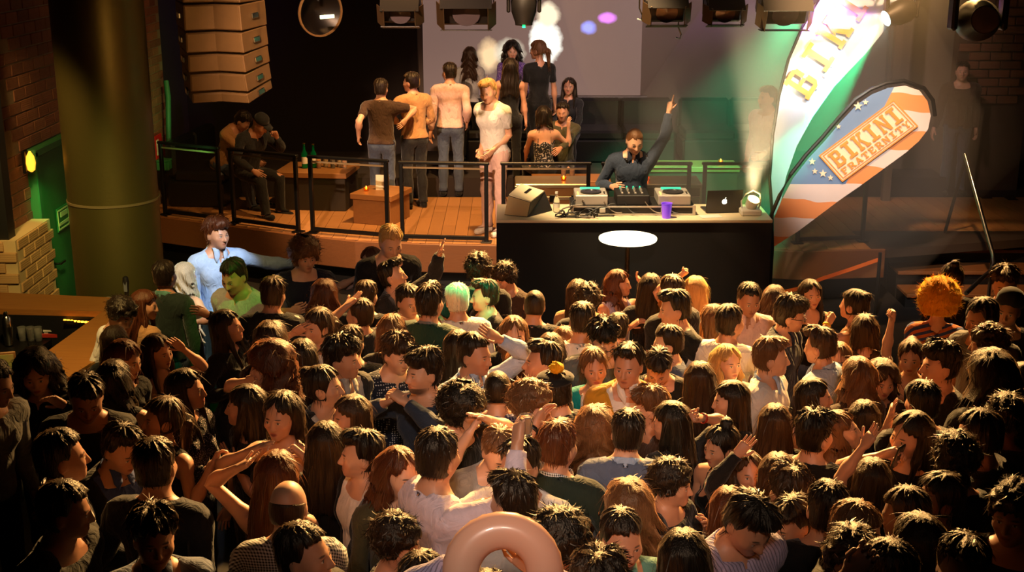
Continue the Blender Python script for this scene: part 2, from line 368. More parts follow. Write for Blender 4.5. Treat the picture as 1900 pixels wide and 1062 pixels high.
def top_sdf(s, p, kind, seed=3):
    z = p[..., 2]; y = p[..., 1]; ax = np.abs(p[..., 0])
    q = p.copy(); q[..., 0] = ax
    loose = dict(tee=.011, long=.011, jacket=.019, tank=.006, strap=.005, dress=.007)[kind]
    T = torso_sdf(s, q) - loose - .008 * sstep(1.25, .95, z) * (0 if s.fem else 1)
    A = arm_sdf(s, q, 1) - loose - (.004 if kind == 'tee' else .003)
    t = (q - s.sh.astype(f32)) @ s.ad.astype(f32)
    L = dict(tee=.19, long=.515, jacket=.53).get(kind)
    hem = .8 if kind == 'dress' else .9 if kind == 'jacket' else .93
    T = smax(T, hem - z, .008)
    zn = z - .25 * y
    N = neck_sdf(s, q)
    if kind in ('tee', 'long', 'jacket'):
        d = sm(T, smax(A, t - L, .006), .04) + wrinkle(p, seed)
        d = smax(d, -(N - .019), .006)                                   # neck hole
        d = smax(d, np.minimum(z - y * .55 - (1.455 if kind == 'tee' else 1.475), .1 - ax), .006)
        if kind == 'long': d = smax(d, np.where(y < -.02, np.minimum(.3 * (z - 1.40) - ax, z - 1.40), -1), .004)
        if kind == 'jacket': d = smax(d, np.where(y < -.01, .03 + .3 * np.maximum(z - 1.12, 0) - ax, -1), .004)
    elif kind == 'tank':
        d = T + wrinkle(p, seed) * .6
        d = smax(d, -ell(q, (.21, .02, 1.37), (.085, .2, .12)), .008)
        d = smax(d, -ell(q, (0, -.06, 1.47), (.085, .13, .13)), .008); d = smax(d, -ell(q, (0, .09, 1.46), (.075, .06, .085)), .008)
    else:
        d = T + wrinkle(p, seed) * .5
        top = 1.315 + .02 * np.cos(ax * 40) - .03 * sstep(-.02, .1, y)
        strap = np.maximum(np.abs(ax - .088 + (z - 1.31) * .12) - .007, z - 1.5)
        d = smax(d, np.minimum(z - top, strap), .004)
    return d
def pants_sdf(s, p):
    q = p.copy(); q[..., 0] = np.abs(q[..., 0]); z = p[..., 2]
    d = sm(torso_sdf(s, q) - .008, leg_sdf(s, q, 1) - .013 - .008 * sstep(.5, .1, z), .03) + .004 * wob(p, 22, 5)
    return smax(smax(d, z - .985, .006), .075 - z, .006)
for k, s in SEX.items():
    v, q = half(lambda p: body_sdf(s, p), hx, hy, hz)
    # the head is stretched while the mesh is thinned, so that the face keeps more of it
    c_ = np.array([0, 0, 1.50]); kf = lambda z: 1 + 1.1 * sstep(1.47, 1.58, z)
    v2 = c_ + (v - c_) * kf(v[:, 2])[:, None]
    v2, t = decimate(v2, q, 4200); v = v2.astype(np.float64).copy()
    zs_ = np.linspace(-.1, 1.9, 8001); zm = 1.5 + (zs_ - 1.5) * kf(zs_); z0 = np.interp(v2[:, 2], zm, zs_); v = c_ + (v2 - c_) / kf(z0)[:, None]
    add_lib('body_' + k, s, v, t)
    for kd in ('tee', 'long', 'jacket', 'tank', 'strap'):
        if kd in ('tank', 'strap') and k == 'm' and kd == 'strap': continue
        zz = axis((.76 if kd == 'dress' else .86, 1.52, .0125))
        xx = CX if kd in ('tee', 'long', 'jacket') else mirrored(axis((0, .24, .011)))
        if kd == 'tee': xx = mirrored(axis((0, .5, .0125)))
        v, q = mesh_sdf(lambda p: top_sdf(s, p, kd), xx, CY, zz)
        v, t = decimate(v, q, 1300 if kd in ('long', 'jacket') else 900); add_lib(kd + '_' + k, s, v, t)
    v, q = mesh_sdf(lambda p: pants_sdf(s, p), mirrored(axis((0, .26, .016))), axis((-.2, .24, .016)), axis((.04, 1.02, .02)))
    v, t = decimate(v, q, 520); add_lib('trousers_' + k, s, v, t)
    def coll(p):
        q = p.copy(); q[..., 0] = np.abs(q[..., 0]); N = neck_sdf(s, q); z = p[..., 2] - .5 * p[..., 1]
        d = smax(np.abs(N - .018) - .0045, np.maximum(z - 1.487, 1.425 - z), .003)
        wing = np.maximum(np.abs(torso_sdf(s, q) - .019) - .005, np.maximum(1.412 - p[..., 2], np.abs(q[..., 0] - .04) - .024 + np.maximum(1.46 - p[..., 2], 0) * .42) + 10 * (p[..., 1] > -.01))
        d = sm(d, wing, .006)
        return smax(d, .011 - q[..., 0] - 10 * (p[..., 1] > 0) , .003)
    v, q = mesh_sdf(coll, mirrored(axis((0, .12, .0048))), axis((-.13, .12, .0048)), axis((1.38, 1.53, .0048)))
    v, t = decimate(v, q, 600); add_lib('collar_' + k, s, v, t)
    v, q = mesh_sdf(lambda p: smax(cap(p, (.105, .05, .045), (.125, -.135, .032), .047, .037), -(p[..., 2] - .0), .004), axis((.0, .22, .014)), axis((-.22, .13, .014)), axis((-.02, .13, .014)))
    v, t = decimate(v, q, 110); add_lib('shoe_' + k, s, v, t)

# ------------------------------------------------ hair, in the rest position of the head
def skull(p, o=0): return sm(ell(p, (0, .016, 1.658), (.078 + o, .099 + o, .096 + o)), ell(p, (0, .03, 1.60), (.066 + o, .075 + o, .075 + o)), .04)
def strands(p, amp, seed, fr=1.0, vertical=True):
    q = p - V3(0, .03, 1.72); a = np.arctan2(q[..., 0], q[..., 1]); r = np.sqrt(q[..., 0] ** 2 + q[..., 1] ** 2)
    w = wob(p, 18, seed, 4)
    o = np.sin(a * 13 * fr + w * 3 + 7 * p[..., 2]) + .7 * np.sin(a * 29 * fr + w * 5 - 9 * p[..., 2]) + .5 * np.sin(a * 47 * fr + 3 * w)
    return amp * o * .5 * np.clip(r * 25, 0.1, 1)
def clumps(p, amp, fr, seed): return amp * np.abs(wob(p, fr, seed, 4)) ** .7
def faceclear(p, hl=1.685, side=-.035, w=.066):
    """field that is negative where the face must stay free of hair"""
    x, y, z = np.abs(p[..., 0]), p[..., 1], p[..., 2]
    n = .007 * np.sin(p[..., 0] * 110 + 40 * z + 1.3) + .005 * np.sin(p[..., 0] * 290 + 1)
    front = np.maximum(y - (side - .02 * sstep(1.6, 1.7, z)), z - (hl + n - (2.6 * x * x if w < .1 else w * x)))
    return front
def ears_clear(p): 
    q = p.copy(); q[..., 0] = np.abs(q[..., 0]); return ell(q, (.088, .004, 1.606), (.035, .034, .04))
def hair_sdf(kind, p):
    x, y, z = p[..., 0], p[..., 1], p[..., 2]; ax = np.abs(x); up = sstep(1.62, 1.73, z)
    q = p.copy(); q[..., 0] = ax
    nape = lambda lo: (lo - (z - .25 * (y - .05)))
    if kind == 'buzz':
        return smax(smax(smax(skull(p, .004) + .0008 * wob(p, 200, 2), -faceclear(p, 1.70, -.03), .006), nape(1.565), .01), -ears_clear(p), .008)
    if kind == 'fringe':       # a bald crown: hair at the sides and back only
        d = smax(smax(skull(p, .0025) + .0012 * wob(p, 240, 2), -faceclear(p, 1.70, .0), .006), nape(1.565), .01)
        return smax(smax(d, z - (1.668 + .2 * (y - .05)), .01), -ears_clear(p), .008)
    if kind in ('short', 'quiff', 'side', 'messy'):
        o = .004 + .017 * sstep(1.63, 1.74, z)
        d = skull(p, 0) - o
        if kind == 'quiff': d = sm(d, ell(p, (.008, -.045, 1.752), (.058, .055, .032)), .03)
        if kind == 'side': d = sm(d, ell(p, (.022, -.05, 1.738), (.06, .05, .028)), .03); 
        if kind == 'messy': d = sm(d, ell(p, (0, -.005, 1.738), (.078, .094, .044)), .03)
        amp = {'short': .005, 'quiff': .008, 'side': .006, 'messy': .012}[kind]
        d = d + strands(p, amp, 4, .8) * (.35 + up) - (clumps(p, .016, 48, 7) * up if kind == 'messy' else 0)
        d = smax(d, -faceclear(p, {'messy': 1.70, 'side': 1.712, 'quiff': 1.722}.get(kind, 1.716), -.012), .008)
        return smax(smax(d, nape(1.56), .012), -ears_clear(p), .008)
    if kind in ('curly', 'curlybig', 'afro'):
        o = {'curly': .024, 'curlybig': .046, 'afro': .078}[kind]
        d = ell(p, (0, .016, 1.672), (.083 + o, .103 + o * .9, .096 + o)) + .0 - clumps(p, .02 if kind != 'afro' else .022, 80 if kind != 'afro' else 70, 3) - .008 * wob(p, 150, 4) + .009
        d = smax(d, -faceclear(p, 1.68, -.045 if kind != 'afro' else -.03), .012)
        return smax(d, nape({'curly': 1.57, 'curlybig': 1.54, 'afro': 1.53}[kind]), .02)
    # ---- women's styles
    d = skull(p, 0) - (.012 + .008 * up)
    part = .006 * np.exp(-(x / .012) ** 2) * up * (y < .05)
    d = d + strands(p, .0045, 6) + part
    if kind == 'bun':
        d = smax(d, nape(1.575), .012)
        d = sm(d, ell(p, (0, .105, 1.72), (.045, .042, .042)) + .004 * wob(p, 90, 4), .012)
    elif kind == 'topbun':
        d = smax(d, nape(1.575), .012); d = sm(d, ell(p, (.0, .06, 1.775), (.045, .045, .036)) + clumps(p, .01, 60, 4), .012)
    elif kind == 'pony':
        d = smax(d, nape(1.575), .012)
        tail = sm(cap(p, (0, .1, 1.66), (0, .155, 1.60), .022, .033), cap(p, (0, .155, 1.60), (.01, .15, 1.40), .034, .012), .03)
        d = sm(d, tail + .006 * np.sin(x * 160 + 5 * wob(p, 20, 3)) , .012)
    else:
        lo = {'long': 1.24, 'wavy': 1.26, 'bob': 1.50, 'volume': 1.33, 'curls': 1.29}[kind]
        wv = {'long': 0, 'wavy': .013, 'bob': .003, 'volume': .016, 'curls': .012}[kind]
        o = {'long': .012, 'wavy': .016, 'bob': .014, 'volume': .032, 'curls': .034}[kind]
        # a curtain: an elliptical sheath behind the face, over the neck and the upper back
        t = np.clip((1.66 - z) / .42, 0, 1)
        rx = .088 + o + (.028 if kind in ('long', 'wavy') else .05 if kind in ('volume', 'curls') else .014) * np.sin(np.minimum(t * 2.2, 2.4)); ry = .082 + o * .8 - .022 * t
        cy = .035 + .045 * t
        ph = 8 * wob(p, 8, 5, 3)
        rr = np.sqrt((x / rx) ** 2 + ((y - cy) / ry) ** 2)
        sheath = (rr - 1) * .075 + wv * np.sin(z * (42 if kind != 'curls' else 70) + ph + 2 * ax * 30) + strands(p, .006, 8, 1.0)
        if kind in ('curls', 'volume'): sheath = sheath - clumps(p, .016, 45 if kind == 'volume' else 62, 2) + .006
        sheath = smax(sheath, z - 1.70, .03)
        sheath = smax(sheath, lo + .03 * np.cos(ax * 22) + .01 * wob(p, 60, 3) - z, .02)
        if kind in ('volume', 'curls'): d = d - o * .75 - clumps(p, .012, 45, 2)
        d = sm(d, sheath, .035)
        d = smax(d, -(np.maximum(y - (.035 + .0), z - 1.53) + .0 * x + 10 * (ax > .075)), .015)      # free the throat
        d = smax(d, -faceclear(p, 1.735, -.012 if kind != 'bob' else -.02, .85), .008)
        # locks that fall forward beside the face, in front of the shoulders
        if kind in ('long', 'wavy', 'volume', 'curls'):
            lk = sm(cap(q, (.078, -.005, 1.66), (.09, -.035, 1.52), .016, .02), cap(q, (.09, -.035, 1.52), (.085, -.088, 1.32), .021, .01), .02)
            lk = lk + wv * .8 * np.sin(z * 45 + x * 40) + .004 * np.sin(x * 220 + 6 * wob(p, 20, 3))
            d = sm(d, lk, .02)
        return d
    return smax(smax(d, -faceclear(p, 1.722, -.035, .5), .008), -ears_clear(p), .006)
WISP = dict(buzz=(0, 0, 0, 0), fringe=(0, 0, 0, 0), short=(420, .030, .001, .22), quiff=(420, .04, .0025, .28), side=(420, .046, .0015, .22), messy=(520, .046, .004, .45), curly=(620, .04, .008, 1.5), curlybig=(800, .045, .011, 1.5),
            afro=(900, .045, .016, 2.), bun=(240, .06, .003, .2), topbun=(280, .06, .005, .3), pony=(360, .09, .005, .25), long=(460, .10, .002, .1), wavy=(520, .10, .006, .35), bob=(420, .07, .003, .2), volume=(560, .1, .011, .6), curls=(700, .07, .012, 1.2))
def wisps(kind, v, t):
    """loose tapered locks lying on the hair, following its flow and lifting off at the ends"""
    n, L, lift, jit = WISP[kind]; v = np.asarray(v, float); T = np.array([f[:3] for f in t]); rst = v
    if not n: return v, t, v
    r = np.random.RandomState(len(kind) * 7 + n); a, b, c = v[T[:, 0]], v[T[:, 1]], v[T[:, 2]]; nn = np.cross(b - a, c - a); ar = np.linalg.norm(nn, axis=1) + 1e-12; nn = nn / ar[:, None]
    vn = np.zeros_like(v)
    for k in range(3): np.add.at(vn, T[:, k], nn * ar[:, None])
    crown = np.array([.01, .045, 1.80]); mid = (a + b + c) / 3
    ok = (nn @ np.array([0, 0, 1.]) > -.75) & ~((mid[:, 1] < .0) & (np.abs(mid[:, 0]) < .088) & (mid[:, 2] < 1.735)); pr = ar * ok; pr /= pr.sum()
    f = r.choice(len(T), n, p=pr); u1, u2 = np.sqrt(r.rand(n)), r.rand(n); p = a[f] * (1 - u1)[:, None] + b[f] * (u1 * (1 - u2))[:, None] + c[f] * (u1 * u2)[:, None]; N = nn[f]
    d = p - crown; d /= np.linalg.norm(d, axis=1)[:, None] + 1e-9; d[:, 2] -= .5 * (p[:, 2] < 1.66); d += jit * r.normal(size=d.shape) * .6
    d -= N * (d * N).sum(1)[:, None]; d /= np.linalg.norm(d, axis=1)[:, None] + 1e-9; W = np.cross(d, N)
    Ls = L * r.uniform(.5, 1.25, n); lf = lift * r.uniform(.2, 1.4, n); wd = r.uniform(.0009, .0022, n); bend = jit * r.normal(size=n) * .012
    V, F, R_ = [v], list(t), [v]; o = len(v)
    for i in range(n):
        pts = [p[i] - N[i] * .002 + d[i] * Ls[i] * k + N[i] * (.0035 * min(1, k * 2) + lf[i] * k * k) + W[i] * bend[i] * k * k - np.array([0, 0, .25 * Ls[i] * k * k]) * (L > .055) for k in (0, .34, .68, 1)]
        w = W[i] * wd[i]; q = [pts[0] - w, pts[0] + w, pts[1] - w, pts[1] + w, pts[2] - w * .7, pts[2] + w * .7, pts[3]]
        V.append(np.array(q)); R_.append(np.repeat(p[i][None], 7, 0)); F += [(o, o + 1, o + 3, o + 2), (o + 2, o + 3, o + 5, o + 4), (o + 4, o + 5, o + 6)]; o += 7
    return np.concatenate(V), F, np.concatenate(R_)
HAIR = {}
def hair_mesh(kind):
    if kind not in HAIR:
        big = kind in ('long', 'wavy', 'volume', 'curls', 'pony'); h = .0062 if big else .0052
        r = .165 if kind in ('afro', 'volume', 'curls') else .145 if kind in ('curlybig',) else .13
        v, q = mesh_sdf(lambda p: hair_sdf(kind, p), mirrored(axis((0, r, h))), axis((-.17, .21, h)), axis((1.22 if big else 1.46, 1.86 if kind in ('afro', 'topbun') else 1.81, h)))
        v, t = decimate(v, q, 2500 if big else 1800)
        v, t, rst = wisps(kind, v, t); me = raw_mesh('hair_' + kind, v, t); add_rest(me, rst); HAIR[kind] = me
    return HAIR[kind]
def raw_mesh(name, v, t, smooth=True):
    me = bpy.data.meshes.new(name); n, m = len(v), len(t)
    me.vertices.add(n); me.vertices.foreach_set('co', np.asarray(v, f32).ravel())
    ln = np.fromiter((len(x) for x in t), np.int32, m); me.loops.add(int(ln.sum()))
    me.loops.foreach_set('vertex_index', np.fromiter((i for x in t for i in x), np.int32, int(ln.sum())))
    me.polygons.add(m); me.polygons.foreach_set('loop_start', np.concatenate([[0], np.cumsum(ln)[:-1]]).astype(np.int32))
    me.update(calc_edges=True)
    me.polygons.foreach_set('use_smooth', np.full(m, bool(smooth)))
    return me
def add_rest(me, v):
    a = me.attributes.new('rest', 'FLOAT_VECTOR', 'POINT'); a.data.foreach_set('vector', np.asarray(v, f32).ravel())

# ------------------------------------------------ pose
def rotm(axis_, a):
    axis_ = np.asarray(axis_, float); axis_ = axis_ / (np.linalg.norm(axis_) + 1e-12); x, y, z = axis_; c, s_ = math.cos(a), math.sin(a); C_ = 1 - c
    return np.array([[c + x * x * C_, x * y * C_ - z * s_, x * z * C_ + y * s_], [y * x * C_ + z * s_, c + y * y * C_, y * z * C_ - x * s_], [z * x * C_ - y * s_, z * y * C_ + x * s_, c + z * z * C_]])
def minrot(a, b):
    a = a / np.linalg.norm(a); b = b / np.linalg.norm(b); k = np.cross(a, b); s_ = np.linalg.norm(k); c = a @ b
    if s_ < 1e-8: return np.eye(3)
    return rotm(k, math.atan2(s_, c))
def about(R, piv, to=None):
    """x -> R (x - piv) + to"""
    to = piv if to is None else to; return R, to - R @ piv
def comp(A, B): return A[0] @ B[0], A[0] @ B[1] + A[1]
def app(M, x): return M[0] @ x + M[1]
FL = ((.0285, .030, .024, .019, .0082), (.0095, .034, .027, .020, .0086), (-.0095, .032, .025, .019, .0082), (-.0275, .025, .019, .017, .0072))
def finger_mesh(s, sx, curls, thumb):
    """five tapered fingers rooted in the palm, in rest coordinates; curls: four bends in radians per joint"""
    q = np.array([sx, 1, 1]); d = s.ad * q; n = np.cross(s.ad, [0, 1, 0]); n = n / np.linalg.norm(n) * 1.0; n = n * q
    if n @ np.array([-sx, 0, 0]) < 0: n = -n
    fw = np.array([0, -1.0, 0]); wr = s.wr * q; V, T = [], []
    k = .92 if s.fem else 1.0
    def tube(pts, rad, side):
        b = len(V); m = 5
        for i, (c, r) in enumerate(zip(pts, rad)):
            t = pts[min(i + 1, len(pts) - 1)] - pts[max(i - 1, 0)]; t = t / np.linalg.norm(t)
            u = side - t * (side @ t); u = u / np.linalg.norm(u); w = np.cross(t, u)
            for j in range(m): V.append(c + r * (math.cos(2 * math.pi * j / m) * u + math.sin(2 * math.pi * j / m) * w))
        for i in range(len(pts) - 1):
            for j in range(m): T.append((b + i * m + j, b + i * m + (j + 1) % m, b + (i + 1) * m + (j + 1) % m, b + (i + 1) * m + j))
        T.append(tuple(b + (len(pts) - 1) * m + j for j in range(m))); T.append(tuple(b + j for j in reversed(range(m))))
    for (o, l1, l2, l3, r), c in zip(FL, curls):
        p = wr + d * .07 * k + fw * o * k; pts = [p, wr + d * .094 * k + fw * o * 1.05 * k]; a = c * .75
        for l in (l1, l2, l3):
            pts.append(pts[-1] + k * l * (math.cos(a) * d + math.sin(a) * n + .06 * o / .03 * fw)); a += c
        pts.append(pts[-1] + .003 * (pts[-1] - pts[-2]) / np.linalg.norm(pts[-1] - pts[-2]))
        tube(pts, [r * k, r * 1.05 * k, r * k, r * .92 * k, r * .8 * k, r * .35 * k], fw)
    p0 = wr + d * .02 + fw * .018
    a1 = d * .62 + fw * (.75 - .35 * thumb) + n * (.15 + .5 * thumb); a1 /= np.linalg.norm(a1); a2 = d * .85 + fw * (.35 - .7 * thumb) + n * (.2 + .7 * thumb); a2 /= np.linalg.norm(a2)
    p1 = p0 + a1 * .042 * k; p2 = p1 + a2 * .03 * k; p3 = p2 + a2 * .024 * k
    tube([p0, p1, p2, p3, p3 + a2 * .003], [.0125 * k, .0108 * k, .0098 * k, .0085 * k, .0035], fw)
    return np.array(V), T
HANDS = dict(rel=((.28, .32, .36, .42), .25), open=((.05, .03, .05, .1), 0.), fist=((1.45, 1.5, 1.5, 1.5), .95), point=((.04, 1.45, 1.5, 1.5), .9), grip=((.75, .78, .8, .82), .7), flat=((.12, .12, .12, .14), .15), cig=((.2, .25, .9, 1.0), .4))
def solve_arm(s, sx, Mt, tgt, pole):
    q = np.array([sx, 1, 1]); sh, el, wr = s.sh * q, s.el * q, s.wr * q
    S0 = app(Mt, sh); l1 = np.linalg.norm(el - sh); l2 = np.linalg.norm(wr - el) + .06
    D_ = tgt - S0; dist = np.linalg.norm(D_); mx = (l1 + l2) * .995
    if dist > mx: D_ *= mx / dist; dist = mx
    dist = max(dist, .12); u = D_ / (np.linalg.norm(D_) + 1e-9)
    ca = np.clip((l1 * l1 + dist * dist - l2 * l2) / (2 * l1 * dist), -1, 1); a = math.acos(ca)
    pl = pole - u * (pole @ u); pl /= (np.linalg.norm(pl) + 1e-9)
    e = S0 + l1 * (ca * u + math.sin(a) * pl)
    w = S0 + u * dist
    Ru = minrot(Mt[0] @ (s.ad * q), e - S0) @ Mt[0]; Mu = about(Ru, sh, S0)
    Rf = minrot(Ru @ (s.ad * q), w - e) @ Ru; Mf = about(Rf, el, app(Mu, el))
    return Mu, Mf
def pose_person(sex, lean=(0, 0, 0), head=(0, 0, 0), armL=None, armR=None, sit=False, handL='rel', handR='rel', roll=(0, 0)):
    """arm: ('t', target, pole) in the person's own frame. Returns bone transforms; person faces -Y. armR is the person's right (-x)."""
    s = SEX[sex]; I3 = (np.eye(3), np.zeros(3)); M = {}
    R = rotm([0, 0, 1], lean[2]) @ rotm([0, 1, 0], lean[1]) @ rotm([1, 0, 0], lean[0])
    Mt = about(R, s.sp); M['T'] = Mt
    hp, hr, hyaw = head
    Rn = rotm([0, 0, 1], hyaw * .4) @ rotm([1, 0, 0], hp * .4) @ rotm([0, 1, 0], hr * .4)
    Rh = rotm([0, 0, 1], hyaw * .6) @ rotm([1, 0, 0], hp * .6) @ rotm([0, 1, 0], hr * .6)
    Mn = comp(Mt, about(Rn, s.neck)); M['N'] = Mn; M['H'] = comp(Mn, about(Rh, s.hd))
    for k, sx, arm, r in (('A', 1, armL, roll[0]), ('B', -1, armR, roll[1])):
        tgt, pole = arm
        Mu, Mf = solve_arm(s, sx, Mt, np.asarray(tgt, float), np.asarray(pole, float))
        wr = s.wr * np.array([sx, 1, 1]); d = s.ad * np.array([sx, 1, 1])
        Mh = comp(Mf, about(rotm(d, r * sx), wr)); M[k + '0'], M[k + '1'], M[k + '2'] = Mu, comp(Mf, about(rotm(d, r * sx * .4), wr)), Mh
    for k, sx in (('L', 1), ('R', -1)):
        q = np.array([sx, 1, 1])
        if sit:
            Mth = about(rotm([0, 0, 1], .12 * sx) @ rotm([1, 0, 0], -1.45), s.hip * q); M[k + '0'] = Mth
            M[k + '1'] = comp(Mth, about(rotm([1, 0, 0], 1.35 + (.1 if sx > 0 else -.15)), s.kn * q))
        else: M[k + '0'] = M[k + '1'] = I3
    return M
def lbs(M, v, W):
    out = np.zeros((len(v), 3))
    for i, b in enumerate(BONES):
        w = W[:, i]; m = w > 1e-4
        if m.any(): R, t = M[b]; out[m] += w[m, None] * (v[m] @ R.T + t)
    return out
def posed_mesh(name, key, M, extra=None):
    v, t, W = LIB[key]; o = lbs(M, v, W); r = v; t = list(t)
    if extra:
        for ev, et, b in extra:
            n = len(o); R, tr = M[b]; o = np.concatenate([o, ev @ R.T + tr]); r = np.concatenate([r, ev]); t += [tuple(i + n for i in f) for f in et]
    me = raw_mesh(name, o, t); add_rest(me, r); return me
# ============================================================ geometry helpers
class G:
    def __init__(s): s.v, s.f = [], []
    def add(s, v, f):
        n = len(s.v); s.v += [tuple(map(float, x)) for x in v]; s.f += [tuple(i + n for i in q) for q in f]; return s
    def box(s, c, d, R=None, ch=0.):
        x, y, z = (k / 2 for k in d)
        if ch:
            ch = min(ch, x * .9, y * .9, z * .9); vs = []
            bm = bmesh.new(); bmesh.ops.create_cube(bm, size=1)
            for q in bm.verts: q.co = (q.co.x * d[0], q.co.y * d[1], q.co.z * d[2])
            bmesh.ops.bevel(bm, geom=bm.edges[:], offset=ch, segments=1, affect='EDGES', profile=.5)
            bm.verts.index_update(); vs = [np.array(q.co) for q in bm.verts]; fs = [tuple(q.index for q in f.verts) for f in bm.faces]; bm.free()
        else:
            vs = [np.array((a * x, b * y, e * z)) for a in (-1, 1) for b in (-1, 1) for e in (-1, 1)]
            fs = [(0, 1, 3, 2), (4, 6, 7, 5), (0, 4, 5, 1), (2, 3, 7, 6), (0, 2, 6, 4), (1, 5, 7, 3)]
        c = np.array(c); R = np.eye(3) if R is None else R
        return s.add([c + R @ q for q in vs], fs)
    def cyl(s, a, b, r, r2=None, n=16, caps=True):
        r2 = r if r2 is None else r2; a, b = np.array(a, float), np.array(b, float); t = b - a; t = t / np.linalg.norm(t)
        u = np.cross(t, [0, 0, 1] if abs(t[2]) < .9 else [1, 0, 0]); u = u / np.linalg.norm(u); w = np.cross(t, u)
        vs = [p + rr * (math.cos(6.28318 * j / n) * u + math.sin(6.28318 * j / n) * w) for p, rr in ((a, r), (b, r2)) for j in range(n)]
        fs = [(j, (j + 1) % n, n + (j + 1) % n, n + j) for j in range(n)]
        if caps: fs += [tuple(reversed(range(n))), tuple(range(n, 2 * n))]
        return s.add(vs, fs)
    def lathe(s, c, prof, n=20, ax=(0, 0, 1)):
        t = np.array(ax, float); t = t / np.linalg.norm(t); u = np.cross(t, [0, 0, 1] if abs(t[2]) < .9 else [1, 0, 0]); u = u / np.linalg.norm(u); w = np.cross(t, u); c = np.array(c, float)
        vs = [c + h * t + r * (math.cos(6.28318 * j / n) * u + math.sin(6.28318 * j / n) * w) for r, h in prof for j in range(n)]
        fs = [(i * n + j, i * n + (j + 1) % n, (i + 1) * n + (j + 1) % n, (i + 1) * n + j) for i in range(len(prof) - 1) for j in range(n)]
        if len(prof) > 3 and abs(prof[0][0] - prof[-1][0]) < 1e-6 and prof[0][0] > 1e-4: fs += [((len(prof) - 1) * n + j, (len(prof) - 1) * n + (j + 1) % n, (j + 1) % n, j) for j in range(n)]; return s.add(vs, fs)
        if prof[0][0] > 1e-4: fs.append(tuple(reversed(range(n))))
        if prof[-1][0] > 1e-4: fs.append(tuple((len(prof) - 1) * n + j for j in range(n)))
        return s.add(vs, fs)
    def tube(s, pts, r, n=6):
        pts = [np.array(p, float) for p in pts]; vs, fs = [], []; m = len(pts)
        for i, p in enumerate(pts):
            t = pts[min(i + 1, m - 1)] - pts[max(i - 1, 0)]; t = t / (np.linalg.norm(t) + 1e-9)
            u = np.cross(t, [0, 0, 1] if abs(t[2]) < .9 else [1, 0, 0]); u = u / np.linalg.norm(u); w = np.cross(t, u)
            vs += [p + r * (math.cos(6.28318 * j / n) * u + math.sin(6.28318 * j / n) * w) for j in range(n)]
        fs = [(i * n + j, i * n + (j + 1) % n, (i + 1) * n + (j + 1) % n, (i + 1) * n + j) for i in range(m - 1) for j in range(n)]
        fs += [tuple(reversed(range(n))), tuple((m - 1) * n + j for j in range(n))]
        return s.add(vs, fs)
    def prism(s, poly, off):
        """a planar polygon (3-D points) pushed along OFF"""
        n = len(poly); P0 = [np.array(p, float) for p in poly]; off = np.array(off, float)
        return s.add(P0 + [p + off for p in P0], [tuple(reversed(range(n))), tuple(range(n, 2 * n))] + [(j, (j + 1) % n, n + (j + 1) % n, n + j) for j in range(n)])
    def build(s, name, mat, parent=None, smooth=False, bev=0.):
        root = parent
        while root is not None and root.parent is not None: root = root.parent
        o = np.array(root.location) if root is not None else np.zeros(3)
        v = np.array(s.v) - o
        c = np.zeros(3) if root is not None else v.mean(0)
        me = raw_mesh(name, v - c, s.f, False)
        bm = bmesh.new(); bm.from_mesh(me); bmesh.ops.recalc_face_normals(bm, faces=bm.faces); bm.to_mesh(me); bm.free()
        if smooth: me.shade_smooth() if hasattr(me, 'shade_smooth') else None; me.set_sharp_from_angle(angle=math.radians(40))
        ob = bpy.data.objects.new(name, me); COL.objects.link(ob); ob.location = c
        if parent is not None: ob.parent = parent
        me.materials.append(mat); return ob
def thing(name, label, cat, loc, group=None):
    o = bpy.data.objects.new(name, None); COL.objects.link(o); o.location = loc; o.empty_display_size = .1
    o['label'] = label; o['category'] = cat
    if group: o['group'] = group
    return o
def tag(o, label, cat, group=None):
    o['label'] = label; o['category'] = cat
    if group: o['group'] = group
    return o
def struct(o): o['kind'] = 'structure'; return o
def bow(a, b, sag, n=8, ax=(0, 0, -1)):
    a, b = np.array(a, float), np.array(b, float); return [a + (b - a) * t + np.array(ax) * sag * 4 * t * (1 - t) for t in np.linspace(0, 1, n)]
rnd = random.Random(5)

# ------------------------------------------------ room materials
wood = None
def wood_mat(name, c1, c2, scale=(1, 14, 14), rough=.5):
    if name in MATS: return MATS[name]
    m, nt, b = new_mat(name); tc = nt.nodes.new('ShaderNodeTexCoord'); mp = N_(nt, 'ShaderNodeMapping'); mp.inputs['Scale'].default_value = scale; nt.links.new(tc.outputs['Object'], mp.inputs[0])
    n = N_(nt, 'ShaderNodeTexNoise', i_Scale=3., i_Detail=6., i_Distortion=1.5); nt.links.new(mp.outputs[0], n.inputs['Vector'])
    oi = nt.nodes.new('ShaderNodeObjectInfo'); k = M_(nt, 'MULTIPLY_ADD', oi.outputs['Random'], .16, .9)
    col = MIX(nt, n.outputs[0], lin(c1), lin(c2)); s_ = VM(nt, 'SCALE', col); nt.links.new(k, s_.inputs['Scale']); nt.links.new(s_.outputs[0], b.inputs['Base Color'])
    b.inputs['Roughness'].default_value = rough; bump(nt, b, n.outputs[0], .25, .004); MATS[name] = m; return m
